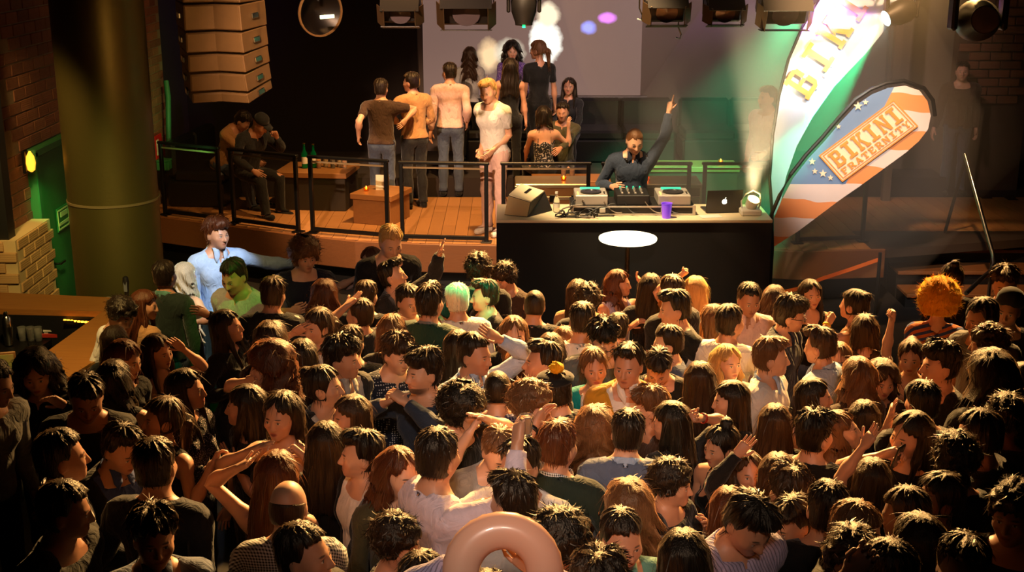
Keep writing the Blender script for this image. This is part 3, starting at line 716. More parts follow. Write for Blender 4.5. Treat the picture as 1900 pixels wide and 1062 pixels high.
def brick_mat(name, c1, c2):
    if name in MATS: return MATS[name]
    m, nt, b = new_mat(name); tc = nt.nodes.new('ShaderNodeTexCoord'); oi = nt.nodes.new('ShaderNodeObjectInfo')
    n = N_(nt, 'ShaderNodeTexNoise', i_Scale=14., i_Detail=5.); nt.links.new(tc.outputs['Object'], n.inputs['Vector'])
    col = MIX(nt, M_(nt, 'ADD', M_(nt, 'MULTIPLY', oi.outputs['Random'], .6), M_(nt, 'MULTIPLY', n.outputs[0], .4)), lin(c1), lin(c2)); nt.links.new(col, b.inputs['Base Color'])
    b.inputs['Roughness'].default_value = .85
    w = N_(nt, 'ShaderNodeTexWave', i_Scale=16., i_Distortion=.4); w.bands_direction = 'Z'; nt.links.new(tc.outputs['Object'], w.inputs['Vector']); bump(nt, b, w.outputs[0], .25, .004)
    MATS[name] = m; return m
black = simple('black_paint', (.045, .042, .04), .55, noise=.2)
blackm = simple('black_metal', (.06, .055, .05), .4, .3)
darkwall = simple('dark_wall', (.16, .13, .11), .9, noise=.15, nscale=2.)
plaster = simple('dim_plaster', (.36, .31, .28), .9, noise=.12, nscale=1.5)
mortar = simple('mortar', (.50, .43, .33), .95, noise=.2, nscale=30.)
chrome = simple('steel', (.75, .74, .72), .22, 1.)
white = simple('white_paint', (.85, .83, .78), .5)
oak = wood_mat('stage_oak', (.62, .43, .25), (.70, .50, .31), (14, 1, 14))
barwood = wood_mat('bar_wood', (.50, .31, .13), (.66, .44, .2))
fasciawood = wood_mat('fascia_wood', (.42, .26, .14), (.52, .33, .18))
tablewood = wood_mat('table_wood', (.50, .33, .18), (.62, .43, .24))
leather = simple('black_leather', (.07, .065, .06), .35, bumpd=.004)
bricka = brick_mat('brick_a', (.36, .20, .13), (.55, .35, .22)); brickb = brick_mat('brick_b', (.62, .48, .30), (.74, .58, .38))
m, nt, b = new_mat('railing_glass'); nt.nodes.remove(b); out = nt.nodes['Material Output']
tr = N_(nt, 'ShaderNodeBsdfTransparent'); tr.inputs[0].default_value = (.86, .84, .80, 1); gl = N_(nt, 'ShaderNodeBsdfGlossy'); gl.inputs['Roughness'].default_value = .04
lw_ = N_(nt, 'ShaderNodeLayerWeight', i_Blend=.5); fr_ = M_(nt, 'MULTIPLY_ADD', M_(nt, 'POWER', lw_.outputs['Facing'], 4.), .4, .03); mx = nt.nodes.new('ShaderNodeMixShader'); nt.links.new(fr_, mx.inputs[0]); nt.links.new(tr.outputs[0], mx.inputs[1]); nt.links.new(gl.outputs[0], mx.inputs[2]); nt.links.new(mx.outputs[0], out.inputs['Surface'])
paneglass = m
def glassy(name, col, rough=.05):
    if name in MATS: return MATS[name]
    m, nt, b = new_mat(name); b.inputs['Base Color'].default_value = (*lin(col), 1); b.inputs['Transmission Weight'].default_value = .9; b.inputs['Roughness'].default_value = rough; b.inputs['IOR'].default_value = 1.3; MATS[name] = m; return m

# ------------------------------------------------ shell
FS = .65                                                      # stage floor height
struct(G().box((.5, 8, -.1), (15, 24.6, .2)).build('floor', simple('club_floor', (.13, .12, .12), .5, noise=.3, nscale=3.)))
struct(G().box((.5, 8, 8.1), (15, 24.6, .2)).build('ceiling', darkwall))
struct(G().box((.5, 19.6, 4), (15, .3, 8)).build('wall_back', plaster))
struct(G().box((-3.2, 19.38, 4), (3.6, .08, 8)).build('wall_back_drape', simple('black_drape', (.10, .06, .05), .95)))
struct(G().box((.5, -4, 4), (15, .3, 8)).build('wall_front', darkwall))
struct(G().box((7.6, 8, 4), (.3, 24, 8)).build('wall_right', simple('right_wall', (.27, .22, .18), .9, noise=.2, nscale=2.)))
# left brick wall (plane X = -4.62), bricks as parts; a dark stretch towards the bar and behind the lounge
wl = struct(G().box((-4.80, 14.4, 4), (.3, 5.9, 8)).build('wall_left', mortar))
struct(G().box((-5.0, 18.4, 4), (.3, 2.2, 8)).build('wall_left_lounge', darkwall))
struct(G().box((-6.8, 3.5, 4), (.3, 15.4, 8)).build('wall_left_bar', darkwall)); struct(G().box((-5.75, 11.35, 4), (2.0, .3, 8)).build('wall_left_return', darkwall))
def bricks(parent, y0, y1, z0, z1, L, H, x, cut=None, mat=bricka):
    g0 = G().box((0, 0, 0), (.05, L - .014, H - .013), ch=.004); me = None; k = 0
    r_ = int((z1 - z0) / H); oo = np.array(parent.location)
    for j in range(r_):
        off = (L / 2 if j % 2 else 0)
        y = y0 - off
        while y < y1:
            c = (x - .026 + rnd.uniform(-.002, .002), y + L / 2, z0 + (j + .5) * H); y += L
            if c[1] - L / 2 < y0 - .01 or c[1] > y1 or (cut and cut(c[1], c[2], j)): continue
            if me is None:
                me = raw_mesh('brick', g0.v, g0.f, False); me.materials.append(mat)
            o = bpy.data.objects.new('brick', me); COL.objects.link(o); o.parent = parent; o.location = np.array(c) - oo
            o.rotation_euler = (rnd.uniform(-.006, .006), 0, rnd.uniform(-.004, .004)); k += 1
    return k
door_hole = lambda y, z, j: 12.24 < y < 13.37 and z < 2.2
n1 = bricks(wl, 11.5, 13.55, .75, 4.05, .29, .118, -4.64, lambda y, z, j: door_hole(y, z, j) or (y < 11.95 and (j // 2) % 2 == 0 and z > 1.9))
n2 = bricks(wl, 15.7, 17.2, 1.2, 3.75, .27, .105, -4.64, None)
# the toothed dark pier end beside it
tp = struct(G().box((-4.60, 11.42, 4), (.12, .16, 8)).build('trim_21', black))
# a lighter brick pier low at the wall's near end
pl = struct(G().box((-4.72, 11.75, .75), (.5, .9, 1.5)).build('wall_left_plinth', simple('pale_mortar', (.72, .62, .44), .95)))
bricks(pl, 11.33, 12.15, .60, 1.5, .26, .1, -4.455, None, brickb)
for j in range(9):
    for i in range(3):
        x_ = -4.90 + i * .22 - (.11 if j % 2 else 0)
        if x_ < -4.52: o = G().box((x_, 11.296, .65 + j * .1), (.205, .05, .087), ch=.004).build('brick', brickb); o.parent = pl; o.location = o.location - pl.location
# door with frame, sign and closer
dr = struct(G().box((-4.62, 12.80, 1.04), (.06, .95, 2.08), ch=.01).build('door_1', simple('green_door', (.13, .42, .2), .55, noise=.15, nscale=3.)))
for yy in (12.66, 13.70): G().box((-4.61 + 4.62, yy - 13.18, 0.02), (.1, .08, 2.16), ch=.01).build('door_frame', simple('frame_green', (.16, .38, .2), .6)).parent = dr
G().box((.01, 0, 1.08), (.1, 1.1, .08), ch=.01).build('door_frame', MATS['frame_green']).parent = dr
for o in dr.children: o.location = o.location
def on_door(g, name, mat):
    o = g.build(name, mat); o.parent = dr; o.matrix_parent_inverse.identity(); o.location = o.location - dr.location; return o
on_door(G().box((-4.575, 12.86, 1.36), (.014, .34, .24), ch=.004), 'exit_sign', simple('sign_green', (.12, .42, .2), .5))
for dy, dz, w_, h_ in ((0, .095, .32, .014), (0, -.095, .32, .014), (-.155, 0, .014, .2), (.155, 0, .014, .2), (.02, .045, .2, .05), (0, -.045, .27, .03)):
    on_door(G().box((-4.566, 12.86 + dy, 1.36 + dz), (.006, w_, h_)), 'sign_border', simple('sign_pale', (.72, .82, .55), .5))
on_door(G().cyl((-4.56, 12.46, .98), (-4.50, 12.46, .98), .012).box((-4.50, 12.52, .98), (.02, .14, .02)), 'door_handle', chrome)
sc_ = thing('wall_sconce', 'small oval glowing wall light on the brick wall beside the green door', 'lamp', D(68, 300, 12.08))
L0 = np.array(sc_.location); L0[0] = -4.55; sc_.location = L0
G().box(L0 + [-.05, 0, 0], (.03, .1, .22), ch=.01).build('back_plate', blackm, sc_)
G().lathe(L0 + [0, 0, -.15], [(.008, .05), (.034, .07), (.046, .14), (.036, .2), (.008, .25)], 14).build('lamp_shade', simple('sconce_glow', (1, .75, .3), .5, emit=(1, .62, .16), estr=2.2), sc_, True)
# the big round column and its hoop
px_ = (D(113, 200, 11.9)[0] + D(279, 200, 11.9)[0]) / 2; pr = (D(279, 200, 11.9)[0] - D(113, 200, 11.9)[0]) / 2
col_ = thing('round_column', 'thick round dark painted column between the brick wall and the stage', 'column', (px_, 11.9, 0)); col_['kind'] = 'structure'
G().cyl((px_, 11.9, 0), (px_, 11.9, 8), pr, n=48).build('shaft', simple('column_paint', (.36, .32, .17), .45, .7, noise=.12, nscale=2., bumpd=.002, bscale=30.), col_, True)
zc = D(240, 385, 11.5)[2]
G().lathe((px_, 11.9, zc), [(pr + .002, -.012), (pr + .009, -.01), (pr + .009, .01), (pr + .002, .012)], 48).build('hoop', simple('hoop_paint', (.4, .34, .24), .4), col_, True)
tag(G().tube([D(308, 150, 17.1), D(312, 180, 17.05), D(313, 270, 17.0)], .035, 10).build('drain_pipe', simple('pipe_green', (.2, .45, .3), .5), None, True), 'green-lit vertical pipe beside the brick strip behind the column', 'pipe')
fs_ = thing('fire_sign', 'red and white fire equipment sign on the wall at the column edge', 'sign', (-4.58, *D(290, 272, 16.6)[1:]))
q = np.array(fs_.location); G().box(q, (.02, .32, .30), ch=.004).build('panel', simple('sign_red', (.75, .1, .06), .5), fs_); G().box(q + [.012, -.06, 0], (.006, .1, .2)).build('pictogram', white, fs_)
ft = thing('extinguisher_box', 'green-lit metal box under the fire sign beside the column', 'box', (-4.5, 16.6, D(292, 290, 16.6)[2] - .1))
q = np.array(ft.location); G().box(q, (.16, .34, .12), ch=.01).build('case', simple('box_green', (.2, .5, .3), .5), ft); G().box(q + [.0, 0, .065], (.18, .36, .02), ch=.005).build('lid', simple('box_green', (.2, .5, .3), .5), ft)

# ------------------------------------------------ stage: platform, boards, fascia, recess, back riser, steps
edge = [P(x, y, FS) for x, y in ((285, 400), (430, 419), (555, 436), (660, 447), (780, 452), (920, 455))]
edge += [(2.4, 14.45, FS), P(1490, 466, FS), P(1640, 462, FS)]
E2 = [(a, b_) for a, b_, _ in edge]; xr = E2[-1][0]
poly = [(*p, FS - .012) for p in E2] + [(7.4, E2[-1][1] + .9, FS - .012), (7.4, 19.4, FS - .012), (-4.9, 19.4, FS - .012), (-4.9, E2[0][1] + .2, FS - .012)]
st = struct(G().prism(poly, (0, 0, -.1)).build('floor_stage', simple('stage_bed', (.2, .14, .09), .8)))
yb, k = 14.3, 0
def edge_y(x):
    for (x0, y0), (x1, y1) in zip(E2, E2[1:]):
        if x0 <= x <= x1: return y0 + (y1 - y0) * (x - x0) / (x1 - x0)
    return E2[0][1] if x < E2[0][0] else E2[-1][1] + .9
xs_ = np.arange(-4.85, 7.3, .16)
for i, x in enumerate(xs_):                                   # boards run away from the edge
    y = max(edge_y(x), edge_y(x + .16)) + .015; first = True
    while y < 17.2:
        ln = min(rnd.uniform(1.2, 2.4), 17.2 - y) if not first else min(rnd.uniform(.7, 2.2), 17.2 - y)
        if ln > .2:
            o = G().box((x + .08, y + ln / 2, FS - .006), (.155, ln - .006, .012)).build('floor_board', oak); o.parent = st; o.location = o.location - st.location
        y += ln; first = False
for (a, b_), nm in zip(zip(E2, E2[1:]), range(20)):
    a, b_ = np.array(a), np.array(b_); t = b_ - a; ln = np.linalg.norm(t); ang = math.atan2(t[1], t[0]); R = rotm([0, 0, 1], ang); c = (a + b_) / 2
    struct(G().box((c[0], c[1], FS - .17), (ln + .03, .05, .34), R, ch=.008).build(f'trim_{nm + 1}', fasciawood))
    struct(G().box((c[0] + .25 * R[0, 1] , c[1] + .3, FS / 2 - .2), (ln + .2, .06, FS - .35), R).build(f'trim_{nm + 11}', black))
struct(G().box((.6, 18.35, FS + .12), (10.6, 2.1, .26)).build('floor_platform', simple('platform_carpet', (.14, .1, .09), .95)))
for i, (zz, yy) in enumerate(((.49, 15.15), (.33, 14.75), (.17, 14.35))):
    s_ = thing('stair_step', ['top tread of the wooden steps to the stage by the steel handrail', 'middle tread of the wooden steps to the stage by the steel handrail', 'lowest tread of the wooden steps to the stage behind the crowd'][i], 'step', (5.35, yy, 0)); s_['kind'] = 'structure'
    G().box((5.35, yy, zz - .02), (1.7, .42, .04), ch=.006).build('tread', fasciawood, s_); G().box((5.35, yy + .02, zz / 2 - .02), (1.7, .36, zz - .04)).build('riser', black, s_)
hr_ = thing('handrail', 'bent steel handrail of the stage steps, bright along its top', 'handrail', D(1800, 532, 13.2))
G().tube([D(1790, 285, 14.6), D(1808, 350, 14.4), D(1826, 415, 14.1), D(1842, 472, 13.8), D(1845, 490, 13.7), D(1838, 503, 13.6), D(1818, 520, 13.4), D(1792, 545, 13.2)], .024, 10).build('rail', chrome, hr_, True)
a_ = np.array(D(1842, 474, 13.8)); G().cyl(a_, (a_[0], a_[1], 0), .02).build('post', chrome, hr_, True)
a_ = np.array(D(1792, 292, 14.58)); G().cyl(a_, (a_[0] + .05, a_[1] + .6, FS - .0), .02).build('post', blackm, hr_, True)

# ------------------------------------------------ glass railings
def railing(A, B, label, top=.93, z0=FS):
    A, B = np.array(A), np.array(B); t = B - A; ln = np.linalg.norm(t); t /= ln; r = thing('glass_railing', label, 'railing', (*((A + B) / 2)[:2], z0), 'glass railing panels along the stage edge')
    R = rotm([0, 0, 1], math.atan2(t[1], t[0])); p3 = lambda s_, z: np.array((*(A + t * s_), z0 + z))
    for s_ in (.02, ln - .02): G().box(p3(s_, top / 2), (.045, .045, top), R, ch=.005).build('post', blackm, r)
    for s_ in (.02, ln - .02): G().box(p3(s_, .008), (.12, .12, .016), R, ch=.003).build('base_plate', blackm, r)
    G().box(p3(ln / 2, top), (ln + .03, .055, .035), R, ch=.008).build('top_rail', blackm, r)
    G().box(p3(ln / 2, top - .06), (ln - .06, .02, .02), R).build('glazing_bead', simple('bead', (.5, .42, .3), .4), r)
    G().box(p3(ln / 2, .05), (ln - .04, .04, .045), R, ch=.004).build('bottom_rail', blackm, r)
    G().box(p3(ln / 2, (top + .0) / 2), (ln - .08, .010, top - .13), R).build('pane', paneglass, r)
e2 = lambda px, py, dy=.12: (lambda p: (p[0], p[1] + dy))(P(px, py, FS))
railing(e2(303, 400, .05), e2(412, 414, .05), 'glass railing panel at the far end by the column, lounge behind it')
railing(e2(431, 416, .05), e2(555, 433, .05), 'glass railing panel in front of the man sitting in tan')
railing(e2(577, 434, .05), e2(722, 446, .05), 'glass railing panel across the low table with bottles')
railing(e2(744, 447, .02), e2(906, 451, .02), 'glass railing panel in front of the bearded man in pink, bright floor behind')
railing((-.12, 14.68), (.9, 14.68), 'glass railing panel behind the wedge loudspeaker')
railing((1.04, 14.68), (2.06, 14.68), 'glass railing panel directly behind the DJ')
railing((2.20, 14.68), (2.92, 14.68), 'glass railing panel behind the laptop, in the haze')
railing((3.3, 14.62), (4.12, 14.72), 'glass railing panel by the steps under the rounded flag')

# ------------------------------------------------ back of the stage: projection screen, sofas
YS = 19.15; ps = thing('projection_screen', 'large pale projection screen with a white blurred picture at the back of the stage', 'screen', D(985, 176, YS))
x0, x1 = D(785, 100, YS)[0], D(1190, 100, YS)[0]; zb = D(985, 178, YS)[2]; zt_ = zb + 2.4
m, nt, b = new_mat('projected'); tc = nt.nodes.new('ShaderNodeTexCoord'); sx_ = N_(nt, 'ShaderNodeSeparateXYZ'); nt.links.new(tc.outputs['Object'], sx_.inputs[0])
def spot_(cx, cz, rx, rz, soft):
    dx = M_(nt, 'DIVIDE', M_(nt, 'SUBTRACT', sx_.outputs[0], cx), rx); dz = M_(nt, 'DIVIDE', M_(nt, 'SUBTRACT', sx_.outputs[2], cz), rz)
    nz_ = N_(nt, 'ShaderNodeTexNoise', i_Scale=7., i_Detail=3.); nt.links.new(tc.outputs['Object'], nz_.inputs['Vector'])
    d = M_(nt, 'ADD', M_(nt, 'SQRT', M_(nt, 'ADD', M_(nt, 'MULTIPLY', dx, dx), M_(nt, 'MULTIPLY', dz, dz))), M_(nt, 'MULTIPLY_ADD', nz_.outputs[0], .5, -.25))
    return M_(nt, 'DIVIDE', M_(nt, 'SUBTRACT', 1.0, d), soft, clamp=True)
PO = np.array(ps.location); loc = lambda px, py: (D(px, py, YS - .05)[0] - PO[0], D(px, py, YS - .05)[2] - PO[2])
col = (.19, .11, .088)
for (px, py, rx, rz, so, c) in ((1012, 78, .26, .36, .25, (1.3, 1.25, 1.1)), (1018, 28, .19, .2, .4, (1.2, 1., .7)), (908, 104, .2, .28, .6, (1.1, .75, .4)), (945, 98, .26, .22, .5, (.9, .8, .6)), (1092, 52, .13, .11, .6, (.45, .5, 1.6)), (1127, 34, .16, .09, .5, (1.3, .35, 1.6))):  # blue and violet blobs are light spots painted into the emission
    col = MIX(nt, spot_(*loc(px, py), rx, rz, so), col, c)
b.inputs['Base Color'].default_value = (.05, .045, .045, 1); b.inputs['Roughness'].default_value = .9
nt.links.new(col, b.inputs['Emission Color']); b.inputs['Emission Strength'].default_value = 1.0
G().box(((x0 + x1) / 2, YS, (zb + zt_) / 2), (x1 - x0, .012, zt_ - zb)).build('canvas', m, ps)
G().cyl((x0 - .02, YS - .02, zb - .02), (x1 + .1, YS - .02, zb - .02), .03).build('bottom_bar', simple('bar_grey', (.3, .28, .27), .5), ps, True)
G().box(((x0 + x1) / 2, YS, zt_ + .06), (x1 - x0 + .2, .14, .14), ch=.01).build('housing', white, ps)
def sofa(x, y, w, label, ry=0, z=FS):
    s_ = thing('sofa', label, 'sofa', (x, y, z)); R = rotm([0, 0, 1], ry); T_ = lambda q: np.array((x, y, z)) + R @ np.array(q)
    G().box(T_((0, 0, .17)), (w, .75, .34), R, ch=.03).build('base', leather, s_)
    n = max(1, round(w / .8))
    for i in range(n): G().box(T_((-w / 2 + (i + .5) * w / n, -.06, .40)), (w / n - .01, .66, .14), R, ch=.035).build('seat_cushion', leather, s_)
    for i in range(n): G().box(T_((-w / 2 + (i + .5) * w / n, .32, .62)), (w / n - .01, .16, .46), R, ch=.04).build('back_cushion', leather, s_)
sofa(-4.05, 17.4, 1.7, 'black leather sofa of the lounge corner under the loudspeakers', math.pi / 2 - .1)
sofa(.85, 18.75, 3.0, 'long black sofa along the back wall under the screen', 0, FS + .25)
sofa(3.2, 18.75, 1.5, 'shorter black sofa in the haze beside the screen', 0, FS + .25)
def low_table(c, sx_, sy, h, label, ry, mat_side, cat='table', z=FS):
    t_ = thing('low_table', label, cat, (*c, z)); R = rotm([0, 0, 1], ry); T_ = lambda q: np.array((*c, z)) + R @ np.array(q)
    G().box(T_((0, 0, h - .035)), (sx_, sy, .07), R, ch=.006).build('table_top', tablewood, t_)
    G().box(T_((0, 0, (h - .07) / 2)), (sx_ - .05, sy - .05, h - .07), R, ch=.006).build('plinth', mat_side, t_); return t_
cA = P(585, 391, FS); cB = P(700, 425, FS)
low_table((cA[0], cA[1] + .35), .95, .75, .5, 'low dark box table with bottles and glasses behind the third glass panel', -.12, simple('table_dark', (.16, .13, .09), .6), 'table')
cB = P(706, 415, FS); cB = (cB[0], cB[1] - .1)
tb = low_table((cB[0], cB[1] + .3), .56, .62, .38, 'low wooden box table with a candle and a beer behind the glass panel', -.35, tablewood)
def glass_of(x, y, z, h, r, fill, label, cat='glass', nm='drinking_glass', grp=None):
    g_ = thing(nm, label, cat, (x, y, z), grp)
    G().lathe((x, y, z), [(r * .75, 0), (r * .8, .004), (r, h), (r * .93, h), (r * .74, .012), (0, .012)], 14).build('tumbler', glassy('clear_glass', (.9, .9, .88)), g_, True)
    if fill: G().lathe((x, y, z + .014), [(0, 0), (r * .7, 0), (r * .85, h * .75), (0, h * .75)], 12).build('drink', simple('drink_' + fill, dict(beer=(.95, .6, .05), cola=(.2, .08, .03), ice=(.9, .75, .4))[fill], .2, emit=None), g_, True)
    return g_
zB = FS + .38; zA = FS + .5
c = D(690, 358, cB[1] + .3)
def candle(x, y, z, label):
    t_ = thing('tea_light', label, 'candle', (x, y, z)); G().lathe((x, y, z), [(.028, 0), (.036, .05), (.032, .05), (.026, .01), (0, .01)], 12).build('holder', glassy('amber_glass', (1, .7, .3)), t_, True)
    G().lathe((x, y, z + .02), [(.003, 0), (.012, .012), (.009, .026), (.001, .045)], 8).build('flame', simple('flame', (1, .7, .3), .5, emit=(1, .6, .15), estr=30.), t_, True)
candle(cB[0] - .18, cB[1] + .25, zB, 'lit tea light on the low wooden box table')
glass_of(cB[0] + .07, cB[1] + .32, zB, .2, .036, 'beer', 'tall glass of pale beer on the low wooden box table')
mc = thing('menu_card', 'white folded menu card standing beside the beer glass', 'card', (cB[0] - .02, cB[1] + .36, zB))
for sgn in (-1, 1): G().box((cB[0] - .02, cB[1] + .36 + sgn * .02, zB + .09), (.1, .006, .185), rotm([1, 0, 0], sgn * .2)).build('leaf', white, mc)
for i, (px, fl) in enumerate(((592, 'beer'), (605, 'ice'), (618, 'cola'), (630, 'ice'), (640, 'beer'))):
    q = D(px, 318, cA[1] + .3 + .08 * (i % 2)); glass_of(q[0], q[1], zA, .13, .036, fl, ['short amber drink nearest the green bottles on the dark table', 'second glass on the dark table from the green bottles', 'dark drink in the middle of the dark table', 'fourth glass on the dark table from the green bottles', 'amber drink at the far edge of the dark table'][i], 'glass', 'drinking_glass', 'drinks on the dark low table')
def bottle(p, h, r, mat, label, tilt=0):
    g_ = thing('bottle', label, 'bottle', p); R = rotm([0, 1, 0], tilt)
    G().lathe(p, [(r * .9, 0), (r, .01), (r, h * .6), (r * .4, h * .76), (r * .36, h * .97), (r * .45, h)], 14, R @ np.array([0, 0, 1])).build('body', mat, g_, True)
    e_ = np.array(p) + R @ np.array([0, 0, h]); G().cyl(e_, e_ + R @ np.array([0, 0, .012]), r * .42).build('cap', simple('cap_gold', (.8, .65, .3), .3, 1.), g_, True)
    e_ = np.array(p) + R @ np.array([0, 0, h * .2]); G().cyl(e_, e_ + R @ np.array([0, 0, h * .28]), r * 1.02, caps=False).build('label_band', white, g_, True)
gb = glassy('green_bottle', (.1, .8, .5)); gb.node_tree.nodes['Principled BSDF'].inputs['Emission Color'].default_value = (.02, .6, .35, 1); gb.node_tree.nodes['Principled BSDF'].inputs['Emission Strength'].default_value = .0
qa = D(558, 296, cA[1] + .3); bottle((qa[0] + .05, qa[1], zA), .32, .04, gb, 'green bottle standing on the dark low table, nearest the seated men')
bottle((qa[0] + .16, qa[1] + .05, zA), .30, .04, gb, 'second green bottle beside the first on the dark low table')

# ------------------------------------------------ flight cases on the stage behind the DJ
def road_case(x, y, w, h, d, label):
    t_ = thing('flight_case', label, 'case', (x, y, FS)); al = simple('aluminium', (.75, .7, .62), .35, .8); ply = simple('case_ply', (.5, .36, .2), .6, noise=.1)
    G().box((x, y, FS + .06 + h / 2), (w, d, h)).build('shell', ply, t_)
    for sx_ in (-1, 1):
        for sy in (-1, 1): G().box((x + sx_ * w / 2, y + sy * d / 2, FS + .06 + h / 2), (.035, .035, h + .01), ch=.005).build('corner_strip', al, t_)
    for zz in (.06, .06 + h * .72, .06 + h):
        for sy in (-1, 1): G().box((x, y + sy * d / 2, FS + zz), (w, .03, .04), ch=.004).build('edge_strip', al, t_)
    G().box((x, y, FS + .06 + h + .012), (w + .02, d + .02, .03), ch=.006).build('lid', al, t_)
    for i in range(3): G().box((x - w * .3 + i * w * .3, y - d / 2 - .02, FS + .06 + h * .72), (.07, .02, .09), ch=.006).build('latch', blackm, t_)
    for sx_ in (-1, 1):
        for sy in (-1, 1): G().cyl((x + sx_ * (w / 2 - .08), y + sy * (d / 2 - .08) - .015, FS + .03), (x + sx_ * (w / 2 - .08), y + sy * (d / 2 - .08) + .015, FS + .03), .03, n=12).build('caster', blackm, t_)
road_case(.48, 15.35, .86, .52, .5, 'wooden flight case with aluminium edges behind the wedge loudspeaker')
road_case(1.85, 15.35, .8, .52, .5, 'wooden flight case with aluminium edges at the back of the DJ')
candle(.62, 15.3, FS + .605, 'lit tea light on the flight case behind the wedge loudspeaker'); candle(1.62, 15.3, FS + .605, 'lit tea light on the flight case at the back of the DJ')
for i, px in enumerate((1046, 1062)): q = D(px, 290, 16.2); glass_of(q[0], q[1], FS + .45, .14, .035, 'beer', ['amber beer glass in front of the seated olive shirt', 'second amber beer glass beside the first, in front of the sofa'][i])
low_table((D(1060, 290, 16.25)[0], 16.3), 1.0, .5, .45, 'low dark table in front of the seated group under the screen', 0, MATS['table_dark'])
low_table((D(1275, 250, 17.2)[0], 17.0), 1.3, .5, .5, 'low dark table in the haze with two candle lamps', 0, MATS['table_dark'])
for px, lb in ((1207, 'small amber candle lamp in the haze behind the DJ arm'), (1340, 'small yellow candle lamp in the haze beside the fair-haired person')):
    q = D(px, 236, 17.0); candle(q[0], q[1], FS + .5, lb)

# ------------------------------------------------ DJ booth
ZB = 1.5; bx0, bx1 = P(921, 408, ZB)[0], P(1434, 408, ZB)[0]; yb0 = P(950, 408, ZB)[1]
bt = thing('dj_booth', 'long black box of the DJ booth in front of the stage', 'booth', ((bx0 + bx1) / 2, yb0 + .35, 0)); bxc = (bx0 + bx1) / 2; bw = bx1 - bx0
G().box((bxc, yb0 + .03, ZB / 2 - .01), (bw, .04, ZB - .03), ch=.004).build('front_panel', simple('booth_cloth', (.055, .052, .045), .85, noise=.3, nscale=6.), bt)
for x in (bx0 + .02, bx1 - .02): G().box((x, yb0 + .36, ZB / 2 - .01), (.04, .66, ZB - .03), ch=.004).build('side_panel', black, bt)
G().box((bxc, yb0 + .35, ZB - .015), (bw, .72, .03), ch=.004).build('top', simple('booth_top', (.82, .76, .62), .45), bt)
G().box((bxc, yb0 + .9, .3), (bw, .9, FS - .02 - .3 + .3)).build('riser', black, bt)
G().box((bxc, yb0 + 1.6, .39), (bw + .2, 1.75, .06)).build('deck', simple('deck_ply', (.2, .15, .1), .8), bt)
wg = thing('wedge_loudspeaker', 'wedge stage monitor lit from one side, tilted at the end of the booth', 'loudspeaker', P(975, 405, ZB)); q = np.array(wg.location) + [0, .2, 0]
yw = yb0 + .1; wA, wB, wC = (np.array(D(px, py, yw + dy)) for px, py, dy in ((936, 397, .1), (979, 408, .0), (1025, 404, .3))); wa, wb_, wb2, wa2 = (np.array(D(px, py, yw + dy)) for px, py, dy in ((943, 363, .12), (985, 376, .02), (1011, 356, .34), (966, 342, .42)))
for k_ in (wA, wB, wC): k_[2] = ZB + .004
wD = wA + (wC - wB)
G().add([wA, wB, wC, wD, wa, wb_, wb2, wa2], [(3, 2, 1, 0), (0, 1, 5, 4), (1, 2, 6, 5), (2, 3, 7, 6), (3, 0, 4, 7), (4, 5, 6, 7)]).build('cabinet', simple('wedge_shaded', (.08, .07, .06), .6, noise=.1), wg)
def slab(q4, nm, mat, th=.012):
    nn = np.cross(q4[1] - q4[0], q4[2] - q4[0]); nn /= np.linalg.norm(nn); cc = (wA + wC + wa + wb2) / 4; m_ = sum(q4) / 4
    if nn @ (m_ - cc) < 0: nn = -nn
    q4 = [m_ + (p - m_) * .96 for p in q4]; G().prism(q4, nn * th).build(nm, mat, wg); return m_ + nn * th, nn
slab([wA, wB, wb_, wa], 'front_grille', simple('wedge_lit_front', (.62, .52, .36), .6)); ct, nn = slab([wa, wb_, wb2, wa2], 'lit_top_face', simple('wedge_lit_top', (.9, .85, .7), .5))  # light from one side put into the face colours: cream, tan, black
u_ = (wb2 - wb_) / np.linalg.norm(wb2 - wb_); v_ = np.cross(nn, u_); G().prism([ct + u_ * a_ * .07 + v_ * b_ * .014 + u_ * .04 for a_, b_ in ((-1, -1), (1, -1), (1, 1), (-1, 1))], nn * .005).build('handle_slot', black, wg)
